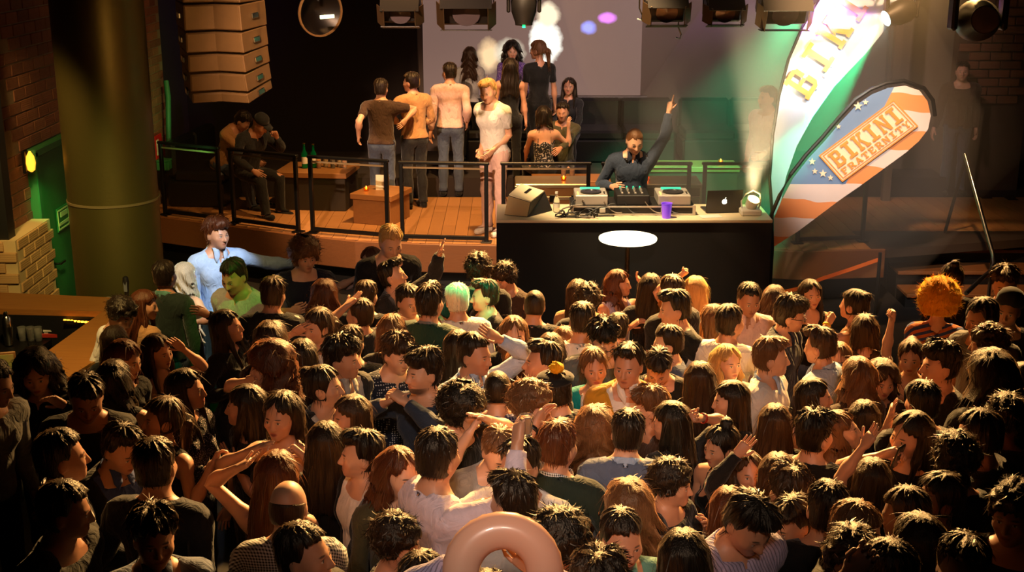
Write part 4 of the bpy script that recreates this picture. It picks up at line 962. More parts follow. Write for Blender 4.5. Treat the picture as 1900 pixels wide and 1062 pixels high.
# decks, mixer on a case
yd = yb0 + .42; dcx0, dcx1 = D(1058, 385, yd)[0], D(1284, 385, yd)[0]
pcase = thing('player_case', 'low flight case tray carrying the players and mixer on the booth', 'case', ((dcx0 + dcx1) / 2, yd, ZB)); dc = (dcx0 + dcx1) / 2; dw = dcx1 - dcx0
silver = simple('silver_plastic', (.72, .70, .66), .35, .5)
G().box((dc, yd, ZB + .045), (dw, .44, .09), ch=.006).build('tray', black, pcase)
for zz in (.01, .085): G().box((dc, yd - .222, ZB + zz), (dw, .012, .014)).build('edge_strip', silver, pcase)
for x in (dcx0 + .01, dcx1 - .01): G().box((x, yd - .22, ZB + .05), (.03, .02, .1), ch=.004).build('corner', silver, pcase)
for i in range(2): G().box((dc - .3 + i * .6, yd - .225, ZB + .05), (.06, .014, .05), ch=.004).build('latch', silver, pcase)
def player(x, label):
    t_ = thing('disc_player', label, 'player', (x, yd, ZB + .09)); z = ZB + .09
    G().box((x, yd, z + .05), (.32, .38, .1), ch=.008).build('body', simple('player_silver', (.66, .64, .60), .4, .3), t_)
    G().lathe((x, yd - .04, z + .1), [(.105, 0), (.103, .014), (.06, .017), (.055, .012), (0, .012)], 28).build('jog_wheel', simple('jog', (.25, .25, .25), .3, .6), t_, True)
    G().box((x, yd + .13, z + .108), (.2, .06, .012), ch=.003).build('display', simple('display_teal', (.1, .5, .4), .3, emit=(.25, .9, .7), estr=1.0), t_)
    for i in range(6): G().cyl((x - .13, yd - .15 + i * .022, z + .1), (x - .13, yd - .15 + i * .022, z + .107), .008, n=8).build('button', simple('lit_button', (.9, .7, .4), .4, emit=(1, .8, .4), estr=1.5), t_)
    G().box((x + .13, yd - .05, z + .103), (.012, .13, .004)).build('pitch_slot', black, t_); G().box((x + .13, yd - .03, z + .112), (.024, .02, .02), ch=.003).build('pitch_fader', silver, t_)
player(dcx0 + .2, 'silver disc player on the cable side of the mixer'); player(dcx1 - .2, 'silver disc player on the laptop side of the mixer')
mxr = thing('dj_mixer', 'black mixer with knobs between the two disc players', 'mixer', (dc, yd, ZB + .09)); z = ZB + .09
G().box((dc, yd, z + .05), (.32, .38, .1), ch=.006).build('body', black, mxr)
for i in range(4):
    for j in range(4): G().cyl((dc - .1 + i * .065, yd + .14 - j * .05, z + .1), (dc - .1 + i * .065, yd + .14 - j * .05, z + .125), .010, .008, 8).build('knob', silver if j else simple('cyan_knob', (.1, .7, .6), .4, emit=(.1, .9, .7), estr=.6), mxr)
    G().box((dc - .1 + i * .065, yd - .1, z + .105), (.02, .025, .02), ch=.003).build('fader', silver, mxr)
jm = [simple('cable_black', (.05, .05, .05), .5), simple('cable_grey', (.4, .36, .3), .5)]
for i in range(16):
    a_ = np.array((bx0 + .58 + rnd.random() * .35, yb0 + .06 + rnd.random() * .14, ZB + .012)); pts = [a_]
    for j in range(7): pts.append(pts[-1] + [rnd.uniform(-.06, .1), rnd.uniform(-.03, .03), rnd.uniform(-.03, .045)])
    pts = [np.array((p[0], max(p[1], yb0 + .03), max(p[2], ZB + .01))) for p in pts]
    pp = [pts[0]]
    for p, q_ in zip(pts, pts[1:]): pp += [p * .66 + q_ * .34, p * .34 + q_ * .66]
    tag(G().tube(pp, .0075, 5).build('audio_cable', jm[i % 3 == 0], None, True), 'audio cable in the tangle heaped on the booth beside the player case', 'cable', 'tangled cables on the booth')
for i in range(5):
    a_ = np.array((dcx0 + .12 + i * .2, yd - .22, ZB + .1)); tag(G().tube(bow(a_ + [0, .02, .03], a_ + [.12 + .05 * (i % 2), -.06, -.06], .04, 10), .006, 5).build('audio_cable', jm[i % 2], None, True), 'audio cable hanging down over the front of the player case', 'cable', 'cables over the player case')
bt_q = P(1033, 398, ZB); wb = thing('water_bottle', 'small clear plastic water bottle among the cables on the booth', 'bottle', (bt_q[0], bt_q[1] + .1, ZB)); q = np.array(wb.location)
G().lathe(q, [(.028, 0), (.033, .012), (.033, .11), (.026, .135), (.013, .17), (.013, .185)], 14).build('body', glassy('clear_glass', (.9, .9, .88)), wb, True); G().cyl(q + [0, 0, .185], q + [0, 0, .205], .015, n=12).build('cap', white, wb, True)
G().cyl(q + [0, 0, .05], q + [0, 0, .09], .0335, caps=False).build('label_band', white, wb, True)
cu = thing('plastic_cup', 'plastic cup lit violet on the front edge of the booth', 'cup', (P(1236, 404, ZB)[0], yb0 + .08, ZB)); q = np.array(cu.location)
G().lathe(q, [(.04, 0), (.052, .14), (.055, .142), (.055, .148), (.049, .146), (.037, .006), (0, .006)], 20).build('cup', simple('cup_violet_light', (.55, .35, .9), .3, emit=(.4, .2, 1.), estr=.35), cu, True); G().lathe(q + [0, 0, .008], [(.034, 0), (.046, .11), (0, .112)], 16).build('drink', simple('drink_cola', (.2, .08, .03), .2), cu, True)  # violet light on the cup put into its colour and glow
lp = thing('laptop', 'open laptop on the booth, glowing fruit emblem on its dark lid', 'laptop', (P(1345, 400, ZB)[0], yb0 + .3, ZB)); q = np.array(lp.location); RL = rotm([0, 0, 1], .12)
lapg = simple('laptop_shell', (.22, .2, .18), .35, .6)
G().box(q + [0, .13, .008], (.36, .25, .016), RL, ch=.004).build('base', lapg, lp)
RT = RL @ rotm([1, 0, 0], .22); lc = q + RL @ np.array((0, .0, .0)) + RT @ np.array((0, 0, .125)); G().box(lc, (.36, .01, .24), RT, ch=.004).build('lid', lapg, lp)
ap = []
for k_ in range(40):
    a_ = 2 * math.pi * k_ / 40; r_ = 1 - .12 * max(0, math.cos((a_ - math.pi / 2))) ** 12 - .10 * max(0, math.cos(a_ + math.pi / 2)) ** 14
    xx, zz = .92 * r_ * math.cos(a_), r_ * math.sin(a_)
    d_ = math.hypot(xx - 1.12, zz - .12)
    if d_ < .46: kk = .46 / d_; xx, zz = 1.12 + (xx - 1.12) * kk, .12 + (zz - .12) * kk
    ap.append((xx, zz))
em = simple('emblem', (1, 1, .95), .4, emit=(1, 1, .92), estr=3.)
fl_ = lambda a_, s_=.028: lc + RT @ np.array((a_[0] * s_, -.0062, a_[1] * s_ - .0))
lg = G().prism([fl_(a_) for a_ in ap], RT @ np.array((0, -.002, 0))); lg.prism([fl_(a_) for a_ in ((.02, 1.12), (.1, 1.42), (.42, 1.62), (.34, 1.32))], RT @ np.array((0, -.002, 0))); lg.build('emblem', em, lp)
# the lamp at the booth's end, aimed up at the flags: small floor par with a bent arm
up = thing('booth_uplight', 'small white spotlight with a bent bracket at the booth end, shining up on the flags', 'spotlight', (D(1392, 385, yb0 + .25)[0], yb0 + .25, ZB)); q = np.array(up.location)
G().box(q + [0, 0, .03], (.2, .2, .06), ch=.012).build('base', white, up); aim = np.array((.25, -.5, 1.)); aim /= np.linalg.norm(aim)
G().lathe(q + [0, 0, .07], [(.045, 0), (.06, .02), (.06, .08), (.066, .10)], 18, aim).build('housing', white, up, True); G().lathe(q + [0, 0, .07] + aim * .103, [(.054, 0), (0, .004)], 18, aim).build('lens', simple('uplight_lens', (1, .9, .6), .3, emit=(1, .86, .5), estr=70.), up, True)
G().tube([q + [-.08, 0, .05], q + [-.09, 0, .13], q + [-.05, 0, .2], q + [.02, 0, .24], q + [.09, 0, .2], q + [.1, 0, .12], q + [.08, 0, .05]], .008, 8).build('bracket', white, up, True)
wp = thing('paper_sheet', 'sheet of white paper lying under the laptop edge', 'paper', (P(1318, 402, ZB)[0], yb0 + .14, ZB + .002)); tag(wp, wp['label'], 'paper'); G().box(wp.location, (.21, .13, .002), rotm([0, 0, 1], .2)).build('sheet', white, wp)
# the round table in front of the booth; spotlight on its top painted as emission
rt = thing('round_high_table', 'tall table with spotlit round white top in front of the black booth', 'table', (*P(1165, 441, 1.45)[:2], 0)); q = np.array(rt.location); rr = 52 / 2400 * (q[1] * 1.02 + .6)
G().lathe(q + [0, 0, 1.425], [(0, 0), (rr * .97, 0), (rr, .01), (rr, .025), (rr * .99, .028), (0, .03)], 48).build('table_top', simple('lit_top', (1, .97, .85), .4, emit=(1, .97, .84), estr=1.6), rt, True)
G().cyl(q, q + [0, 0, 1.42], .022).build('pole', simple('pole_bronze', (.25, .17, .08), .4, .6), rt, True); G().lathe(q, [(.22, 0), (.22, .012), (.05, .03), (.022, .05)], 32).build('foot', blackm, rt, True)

# ------------------------------------------------ flags
def glyphs():
    st_ = .2; g_ = {}
    g_['I'] = [('b', .36, 0, .64, 1), ('b', .12, 0, .88, .15), ('b', .12, .85, .88, 1)]
    g_['B'] = [('b', .1, 0, .34, 1), ('b', 0, 0, .7, .15), ('b', 0, .85, .68, 1), ('b', .3, .44, .72, .57), ('b', .66, .57, .9, .9), ('q', (.66, .85), (.9, .85), (.72, 1), (.6, 1)), ('b', .7, .12, .96, .46), ('q', (.6, 0), (.76, 0), (.96, .14), (.7, .14))]
    g_['K'] = [('b', .1, 0, .34, 1), ('b', 0, 0, .44, .13), ('b', 0, .87, .44, 1), ('q', (.32, .38), (.56, .5), (.92, .95), (.66, .95)), ('q', (.42, .6), (.6, .62), (1.0, .06), (.72, .06)), ('b', .56, .87, 1, 1), ('b', .62, 0, 1.06, .13)]
    g_['N'] = [('b', .08, 0, .28, 1), ('b', .74, 0, .94, 1), ('q', (.08, 1), (.32, 1), (.94, 0), (.7, 0)), ('b', 0, 0, .38, .13), ('b', 0, .87, .3, 1), ('b', .64, .87, 1.02, 1)]
    g_['F'] = [('b', .1, 0, .34, 1), ('b', 0, 0, .48, .14), ('b', 0, .84, .92, 1), ('b', .34, .44, .72, .58), ('b', .78, .68, .92, .9)]
    g_['E'] = [('b', .1, 0, .34, 1), ('b', 0, 0, .92, .16), ('b', 0, .84, .9, 1), ('b', .34, .44, .7, .57), ('b', .77, .68, .9, .9), ('b', .79, .1, .92, .32)]
    g_['T'] = [('b', .38, 0, .62, 1), ('b', .22, 0, .78, .14), ('b', 0, .84, 1, 1), ('b', 0, .66, .14, .9), ('b', .86, .66, 1, .9)]
    g_['A'] = [('q', (.06, 0), (.28, 0), (.58, 1), (.4, 1)), ('q', (.7, 0), (.95, 0), (.62, 1), (.42, 1)), ('b', .24, .26, .78, .4), ('b', -.04, 0, .38, .13), ('b', .6, 0, 1.04, .13)]
    g_['R'] = [('b', .1, 0, .34, 1), ('b', 0, 0, .46, .13), ('b', 0, .85, .7, 1), ('b', .3, .42, .7, .56), ('b', .66, .5, .9, .92), ('q', (.42, .46), (.66, .46), (1.0, .06), (.74, 0)), ('b', .7, 0, 1.04, .13)]
    g_['Y'] = [('b', .38, 0, .62, .5), ('b', .24, 0, .76, .13), ('q', (.38, .5), (.6, .42), (.24, .95), (.02, .95)), ('q', (.4, .42), (.62, .5), (.98, .95), (.74, .95)), ('b', -.04, .87, .34, 1), ('b', .66, .87, 1.04, 1)]
    return g_
GL = glyphs()
def flag(name, label, outline, y, build, mat):
    c = D(1440, 440, y); fl = thing('feather_flag', label, 'flag', (c[0], y, 0))
    wave = lambda px, py: y + .03 * math.sin(px * .017 + py * .012) + .012 * math.sin(py * .03)
    pt = lambda px, py, off=0.: np.array(D(px, py, wave(px, py) + off))
    bm = bmesh.new(); vs = [bm.verts.new((px, py, 0)) for px, py in outline]; bm.faces.new(vs)
    for a_, lo, hi in ((0, min(p[0] for p in outline), max(p[0] for p in outline)), (1, min(p[1] for p in outline), max(p[1] for p in outline))):
        k_ = lo + 10
        while k_ < hi:
            co = [0, 0, 0]; co[a_] = k_; no = [0, 0, 0]; no[a_] = 1
            bmesh.ops.bisect_plane(bm, geom=bm.verts[:] + bm.edges[:] + bm.faces[:], plane_co=co, plane_no=no); k_ += 10
    bm.verts.index_update(); px2 = [(v_.co.x, v_.co.y) for v_ in bm.verts]; fc = [tuple(v_.index for v_ in f_.verts) for f_ in bm.faces]; bm.free()
    g_ = G(); g_.add([pt(*p) for p in px2], fc); o = g_.build('cloth', mat, fl, True); o.data.shade_smooth()
    add_rest(o.data, [(a_ / 100, b_ / 100, 0) for a_, b_ in px2])
    return fl, pt
def decal(fl, pt, name, mat, polys, off=-.006, per=False):
    g_ = G()
    for p in polys:
        n = len(p); g_.add([pt(a_, b_, off) for a_, b_ in p] + [pt(a_, b_, off + .004) for a_, b_ in p], [tuple(range(n)), tuple(reversed(range(n, 2 * n)))] + [(j, n + j, n + (j + 1) % n, (j + 1) % n) for j in range(n)])
    return g_.build(name, mat, fl)
def lettering(word, O_, U, V_, cw, gap):
    out = []
    for i, ch in enumerate(word):
        x0_ = i * (cw + gap); T_ = lambda a_, b_: (O_[0] + U[0] * (x0_ + a_ * cw) + V_[0] * b_, O_[1] + U[1] * (x0_ + a_ * cw) + V_[1] * b_); L_ = []
        for s_ in GL[ch]:
            q_ = [(s_[1], s_[2]), (s_[3], s_[2]), (s_[3], s_[4]), (s_[1], s_[4])] if s_[0] == 'b' else s_[1:]
            L_.append([T_(*p) for p in q_])
        out.append((ch, L_))
    return out
orange = simple('flag_orange', (.96, .60, .26), .8)
cream = simple('flag_cream', (.95, .88, .76), .8)
m, nt, b = new_mat('flag_stripes'); r = rest_node(nt); sx_ = N_(nt, 'ShaderNodeSeparateXYZ'); nt.links.new(r, sx_.inputs[0]); x, y_, _ = sx_.outputs
wv_ = N_(nt, 'ShaderNodeTexNoise', i_Scale=1.6, i_Detail=1.); nt.links.new(r, wv_.inputs['Vector']); yw = M_(nt, 'ADD', y_, M_(nt, 'MULTIPLY_ADD', wv_.outputs[0], .18, -.09)); yw = M_(nt, 'SUBTRACT', yw, M_(nt, 'MULTIPLY', M_(nt, 'SUBTRACT', x, 15.0), .06))
band = M_(nt, 'LESS_THAN', M_(nt, 'FRACT', M_(nt, 'DIVIDE', M_(nt, 'SUBTRACT', yw, 3.72), .70)), .5)
colr = MIX(nt, band, lin((.88, .82, .80)), lin((.92, .58, .34)))
blue = M_(nt, 'MULTIPLY', M_(nt, 'LESS_THAN', y_, 3.42), M_(nt, 'LESS_THAN', M_(nt, 'ADD', x, M_(nt, 'MULTIPLY', y_, .5)), 17.4)); colr = MIX(nt, blue, colr, lin((.42, .55, .72)))
nt.links.new(colr, b.inputs['Base Color']); b.inputs['Roughness'].default_value = .85; fstripe = m
m, nt, b = new_mat('flag_pale'); r = rest_node(nt); sx_ = N_(nt, 'ShaderNodeSeparateXYZ'); nt.links.new(r, sx_.inputs[0]); x, y_, _ = sx_.outputs
t_ = M_(nt, 'ADD', M_(nt, 'MULTIPLY', x, 1.0), M_(nt, 'MULTIPLY', y_, .62)); fold = N_(nt, 'ShaderNodeTexNoise', i_Scale=2.2, i_Detail=2.); nt.links.new(r, fold.inputs['Vector'])
b2 = M_(nt, 'LESS_THAN', M_(nt, 'ADD', t_, M_(nt, 'MULTIPLY', fold.outputs[0], .2)), 15.62)
colr = MIX(nt, b2, lin((.68, .76, .88)), lin((.88, .85, .84))); nt.links.new(colr, b.inputs['Base Color']); b.inputs['Roughness'].default_value = .85; fpale = m
f1o = [(1436, 400), (1431, 330), (1437, 250), (1448, 180), (1466, 110), (1492, 50), (1525, -5), (1560, -50), (1605, -95), (1650, -120), (1690, -110), (1700, -70), (1685, -20), (1655, 40), (1604, 102), (1548, 160), (1508, 217), (1478, 272), (1458, 330), (1446, 390)]
fl1, pt1 = flag('f1', 'tall pale feather flag with orange letters rising into the coloured light', f1o, 12.75, None, fpale)
G().tube([(fl1.location[0], 12.77, 0)] + [pt1(a_ - 3, b_, .02) for a_, b_ in f1o[:11]], .016, 8).build('pole', blackm, fl1, True); G().box((fl1.location[0], 12.77, .03), (.5, .5, .06), ch=.02).build('foot_weight', blackm, fl1)
U = np.array((.545, -.838)); V_ = np.array((-.838, -.545))
for ch, L_ in lettering('BIKINI', (1500, 186), U, V_ * 56, 42, 14): decal(fl1, pt1, 'letter', orange, L_, -.022)
f2o = [(1436, 458), (1436, 405), (1452, 368), (1472, 330), (1500, 294), (1530, 262), (1560, 226), (1590, 194), (1618, 175), (1648, 163), (1680, 159), (1706, 168), (1721, 188), (1727, 215), (1722, 240), (1705, 262), (1680, 284), (1640, 313), (1595, 346), (1560, 370), (1520, 400), (1480, 430)]
fl2, pt2 = flag('f2', 'rounded striped feather flag leaning outwards with the boxed orange name', f2o, 12.45, None, fstripe)
G().tube([(fl2.location[0] - .03, 12.47, 0), pt2(1433, 455, .02)] + [pt2(a_ - 5, b_ - 6, .02) for a_, b_ in f2o[1:7]] + [pt2(a_ - 3, b_ - 9, .02) for a_, b_ in f2o[7:11]] + [pt2(1715, 164, .02), pt2(1731, 186, .02), pt2(1735, 215, .02)], .02, 8).build('pole', blackm, fl2, True); G().box((fl2.location[0] - .03, 12.47, .03), (.5, .5, .06), ch=.02).build('foot_weight', blackm, fl2)
Cn = [np.array(p, float) for p in ((1563, 338), (1704, 234), (1658, 185), (1519, 289))]
bil = lambda u, v_: tuple((Cn[0] * (1 - u) + Cn[1] * u) * (1 - v_) + (Cn[3] * (1 - u) + Cn[2] * u) * v_)
def quad(u0, v0, u1, v1, n=6): 
    us = np.linspace(u0, u1, n); return [[bil(a_, v0), bil(b_, v0), bil(b_, v1), bil(a_, v1)] for a_, b_ in zip(us, us[1:])]
decal(fl2, pt2, 'name_panel', cream, quad(0, 0, 1, 1, 14), -.014)
for (a_, b_, c_, d_) in ((0, 0, 1, .035), (0, .965, 1, 1), (0, 0, .014, 1), (.986, 0, 1, 1), (.03, .07, .97, .09), (.03, .91, .97, .93), (.03, .07, .04, .93), (.96, .07, .97, .93)): decal(fl2, pt2, 'border', orange, quad(a_, b_, c_, d_, 10), -.021)
def word2(w_, u0, u1, v0, v1, per):
    n = len(w_); step = (u1 - u0) / n
    for i, ch in enumerate(w_):
        T_ = lambda a_, b_: bil(u0 + i * step + a_ * step * per, v0 + b_ * (v1 - v0)); L_ = []
        for s_ in GL[ch]:
            q_ = [(s_[1], s_[2]), (s_[3], s_[2]), (s_[3], s_[4]), (s_[1], s_[4])] if s_[0] == 'b' else s_[1:]
            L_.append([T_(*p) for p in q_])
        decal(fl2, pt2, 'letter', orange, L_, -.024)
word2('BIKINI', .07, .97, .38, .87, .86); word2('FRATERNITY', .07, .97, .13, .32, .8)
for sx0, sy0, sr in ((1527, 322, 8), (1541, 330, 6), (1507, 300, 7), (1592, 197, 9), (1606, 190, 6), (1556, 235, 5), (1512, 318, 6)):
    decal(fl2, pt2, 'star', cream, [[(sx0 + sr * (1 if k_ % 2 == 0 else .42) * math.sin(k_ * math.pi / 5), sy0 - sr * (1 if k_ % 2 == 0 else .42) * math.cos(k_ * math.pi / 5)) for k_ in range(10)]], -.014)
for sx0, sy0, sr in ((1502, 181, 4), (1516, 163, 4), (1530, 141, 4), (1543, 122, 4), (1553, 103, 4)):
    decal(fl1, pt1, 'star', cream, [[(sx0 + sr * (1 if k_ % 2 == 0 else .42) * math.sin(k_ * math.pi / 5), sy0 - sr * (1 if k_ % 2 == 0 else .42) * math.cos(k_ * math.pi / 5)) for k_ in range(10)]], -.014)

# ------------------------------------------------ overhead: lighting bar, lamps, loudspeaker arrays
YT = 12.6; ztr = D(950, -45, YT)[2]
tr_ = thing('lighting_truss', 'long black lighting bar above the frame carrying the stage lamps', 'truss', (0, YT, ztr))
for dy, dz in ((-.12, 0), (.12, 0), (0, .2)): G().cyl((-2.25, YT + dy, ztr + dz), (5.6, YT + dy, ztr + dz), .024, n=10).build('chord', blackm, tr_, True)
for i in range(19): G().tube([(-2.2 + i * .4, YT - .12, ztr), (-2.0 + i * .4, YT, ztr + .2), (-1.8 + i * .4, YT + .12, ztr)], .01, 5).build('lattice', blackm, tr_)
for x in (-2.0, 4.8): G().cyl((x, YT, ztr + .2), (x, YT, 8.02), .012).build('hanger', blackm, tr_)
def clamp(t_, x, z0_): 
    G().box((x, YT - .12, ztr), (.05, .09, .09), ch=.01).build('clamp', blackm, t_); G().cyl((x, YT - .12, ztr - .03), (x, YT - .12, z0_), .016).build('stem', blackm, t_)
dim = simple('lamp_housing', (.10, .08, .07), .5, .2); bronze = simple('lamp_bronze', (.30, .22, .14), .45, .4)
def fresnel(px, py, w, label, tilt=.5):
    c = np.array(D(px, py, YT - .12)); t_ = thing('stage_lamp', label, 'lamp', c); clamp(t_, c[0], c[2] + .1); R = rotm([1, 0, 0], tilt)
    G().box(c, (w, .3, w * .62), R, ch=.03).build('housing', dim, t_)
    for sx_ in (-1, 1): G().box(c + [sx_ * (w / 2 + .015), 0, .05], (.012, .04, .24), ch=.003).build('yoke_arm', bronze, t_)
    G().box(c + [0, 0, .16], (w + .04, .04, .014)).build('yoke_bar', bronze, t_)
    f_ = c + R @ np.array((0, -.16, 0))
    G().lathe(f_, [(w * .27, 0), (w * .27, .02), (0, .03)], 20, R @ np.array((0, -1, 0))).build('lens', simple('lens_dark', (.32, .28, .3), .12), t_, True)
    for ang, s_ in ((0, 1), (math.pi, 1)):
        Rb = R @ rotm([1, 0, 0], (.5 if ang == 0 else -.5)); zz = w * .31 * (1 if ang == 0 else -1)
        G().box(f_ + R @ np.array((0, -.06, zz)), (w * 1.0, .15, .008), Rb).build('barn_door', dim, t_)
    for sx_ in (-1, 1): G().box(f_ + R @ np.array((sx_ * w * .5, -.06, 0)), (.008, .15, w * .5), R @ rotm([0, 0, 1], -.5 * sx_)).build('barn_door', bronze, t_)
fresnel(745, 12, .36, 'barn-door stage lamp before the dark wall, first from the loudspeakers', .35); fresnel(866, 8, .48, 'large barn-door stage lamp over the screen', .45); fresnel(1234, 10, .38, 'barn-door stage lamp beside the screen edge', .3); fresnel(1341, 12, .34, 'barn-door stage lamp with a square lens over the haze', .3); fresnel(1452, 8, .46, 'barn-door stage lamp in the violet light', .5)
def mover(px, py, y, s, d, label, led=None, lit=None, hang=True):
    c = np.array(D(px, py, y)); t_ = thing('moving_head_lamp', label, 'lamp', c); d = np.array(d, float); d /= np.linalg.norm(d)
    G().lathe(c - d * .22 * s, [(.02 * s, 0), (.16 * s, .03 * s), (.2 * s, .14 * s), (.19 * s, .3 * s), (.135 * s, .46 * s), (.13 * s, .5 * s)], 24, d).build('head', dim, t_, True)
    G().lathe(c + d * .283 * s, [(.12 * s, 0), (0, .012 * s)], 20, d).build('lens', lit or simple('lens_dark', (.32, .28, .3), .12), t_, True)
    for sx_ in (-1, 1): G().box(c + [sx_ * .235 * s, 0, .12 * s], (.06 * s, .16 * s, .42 * s), ch=.02 * s).build('yoke_arm', dim, t_)
    G().box(c + [0, 0, .36 * s], (.56 * s, .36 * s, .14 * s), ch=.03 * s).build('base', dim, t_)
    if led: G().box(c + d * .31 * s, (.05 * s, .05 * s, .012), ch=.003).build('status_light', led, t_)
    top_ = c + [0, 0, .43 * s]; G().cyl(top_, (top_[0], top_[1], max(ztr, top_[2] + .1)), .02).build('stem', blackm, t_)
    return c
gled = simple('green_led', (.2, 1, .6), .3, emit=(.1, 1, .5), estr=5.)
mover(972, 12, YT - .1, .62, (0, -.15, -1), 'black moving head lamp pointing down with a green light, over the screen', gled)
GM = np.array(mover(1672, 22, YT - .1, .60, (-.9, -.25, -.35), 'moving head lamp throwing the white and green beam over the flags', None, simple('beam_lens', (1, 1, 1), .3, emit=(.8, 1, .95), estr=60.)))
mover(1814, 38, 9.2, .74, (-.1, -1, .1), 'big round black lamp hanging before the shadowed pier', None)
pc = thing('par_can', 'open round lamp with a white glint and bronze rim near the loudspeakers', 'lamp', D(592, 22, YT - .1)); c = np.array(pc.location); clamp(pc, c[0], c[2] + .1); dd = np.array((.55, -.75, -.1)); dd /= np.linalg.norm(dd)
G().lathe(c - dd * .1, [(.06, -.12), (.12, -.08), (.2, .05), (.22, .12), (.225, .13), (.19, .10), (.1, .02), (0, .0)], 28, dd).build('reflector', simple('reflector_dark', (.09, .06, .04), .4, .5), pc, True); G().lathe(c + dd * .02, [(.215, 0), (.232, 0), (.232, .02), (.215, .02)], 28, dd).build('rim', simple('rim_bronze', (.6, .45, .28), .3, .6), pc, True)
G().cyl(np.array(D(594, 32, YT - .32)), np.array(D(620, 30, YT - .32)), .018, n=10).build('lamp_tube', simple('tube_white', (.9, .95, .85), .3, emit=(.9, 1, .8), estr=2.), pc, True)  # white glint on the lamp built as a glowing bar
for i, (px, py) in enumerate(((1258, 60), (1186, 25), (1420, 12))):
    c = np.array(D(px, py, YT - .1)); tag(G().tube([c + [.0, 0, .5], c + [.0, 0, .05], c + [.03, 0, -.02], c + [.02, 0, -.06], c + [-.02, 0, -.05]], .009, 6).build('safety_hook', chrome, None, True), ['loose steel safety hook hanging below the lamp at the screen edge', 'steel safety hook hanging over the edge of the screen', 'steel safety hook in the violet light'][i], 'hook')
amber = simple('array_grille', (.46, .34, .2), .55, .2, noise=.15, nscale=9., bumpd=.002, bscale=60.)
def array(pxs, label, yaw, side):
    y0_ = 12.3; t_ = thing('line_array_loudspeaker', label, 'loudspeaker', (*D(sum(pxs) / 2, 60, y0_)[:2], D(360, 180, y0_)[2]))
    w_ = (D(pxs[1], 60, y0_)[0] - D(pxs[0], 60, y0_)[0]) / math.cos(yaw) * .93; cx = t_.location[0]; R = rotm([0, 0, 1], yaw)
    zs = [D(400, p, y0_)[2] for p in (-95, -45, 5, 55, 95, 130, 165, 186)]
    for i, (za, zb_) in enumerate(zip(zs, zs[1:])):
        tl = .02 + .045 * max(0, i - 1); RR = R @ rotm([1, 0, 0], tl); dz = (za + zb_) / 2; yo = -.02 * max(0, i - 2) ** 1.3
        c = np.array((cx, y0_ + .2 + yo * -1, dz)); cab = G().box(c, (w_, .42, abs(za - zb_) - .012), RR, ch=.008).build('cabinet', amber, t_)
        G().box(c + RR @ np.array((0, -.213, 0)), (w_ - .02, .012, abs(za - zb_) - .03), RR, ch=.003).build('grille', amber, cab)
        G().box(c + RR @ np.array((side * (w_ / 2 + .012), 0, 0)), (.02, .1, .05), RR, ch=.004).build('rigging_link', chrome, cab)
    G().box((cx, y0_ + .2, zs[0] + .05), (w_ + .05, .5, .08), R, ch=.01).build('flying_frame', blackm, t_); G().cyl((cx, y0_ + .2, zs[0]), (cx, y0_ + .2, 8.02), .012).build('chain', blackm, t_)
array((327, 393), 'hanging loudspeaker column nearest the round column', .42, -1); array((396, 470), 'hanging loudspeaker column nearest the stage lamps, hooks along its edge', -.42, 1)

# ------------------------------------------------ right side: pier, pillar, dark drape, ribbon
pr_ = struct(G().box((6.55, 18.2, 4), (1.0, .9, 8)).build('wall_right_pier', simple('pier_paint', (.3, .22, .15), .9)))
oo = np.array(pr_.location); gB = G().box((0, 0, 0), (.27, .05, .1), ch=.006); meB = raw_mesh('brick', gB.v, gB.f, False); meB.materials.append(bricka)
for j in range(16):
    for i in range(4):
        x = 6.2 + i * .29 - (.145 if j % 2 else 0)
        if 6.05 < x - .13 and x + .13 < 7.1: o = bpy.data.objects.new('brick', meB); COL.objects.link(o); o.parent = pr_; o.location = np.array((x, 17.735, 1.9 + j * .118)) - oo
struct(G().box((4.75, 10.6, 4), (.55, .55, 8), ch=.03).build('wall_right_pillar', wood_mat('pillar_wood', (.16, .11, .06), (.24, .17, .09), (3, 3, .5))))
struct(G().box((D(1660, 150, 17)[0], 17.0, 4), (.1, .1, 8)).build('trim_22', simple('post_grey', (.4, .34, .28), .5)))
dp = struct(G().box((D(1690, 150, 18)[0] + .3, 18.0, 4), (1.3, .1, 8)).build('wall_right_panel', simple('grey_panel', (.36, .32, .27), .9, noise=.1)))
rb = thing('barrier_ribbon', 'orange barrier tape stretched across the foot of the stage steps', 'tape', D(1630, 486, 14.1))
pts_ = [np.array(D(px, py, 13.9)) for px, py in ((1444, 548), (1480, 540), (1525, 521), (1580, 503), (1632, 485))]
g_ = G()
for a_, b_ in zip(pts_, pts_[1:]): g_.prism([a_, b_, b_ + [0, 0, .045], a_ + [0, 0, .045]], (0, .003, 0))
g_.build('tape', simple('tape_orange', (.85, .4, .08), .5), rb)
a_ = pts_[-1]; G().cyl((a_[0], a_[1], 0), (a_[0], a_[1], a_[2] + .1), .02).build('post', blackm, rb, True); a_ = pts_[0]; G().cyl((a_[0], a_[1], 0), (a_[0], a_[1], a_[2] + .1), .02).build('post', blackm, rb, True)

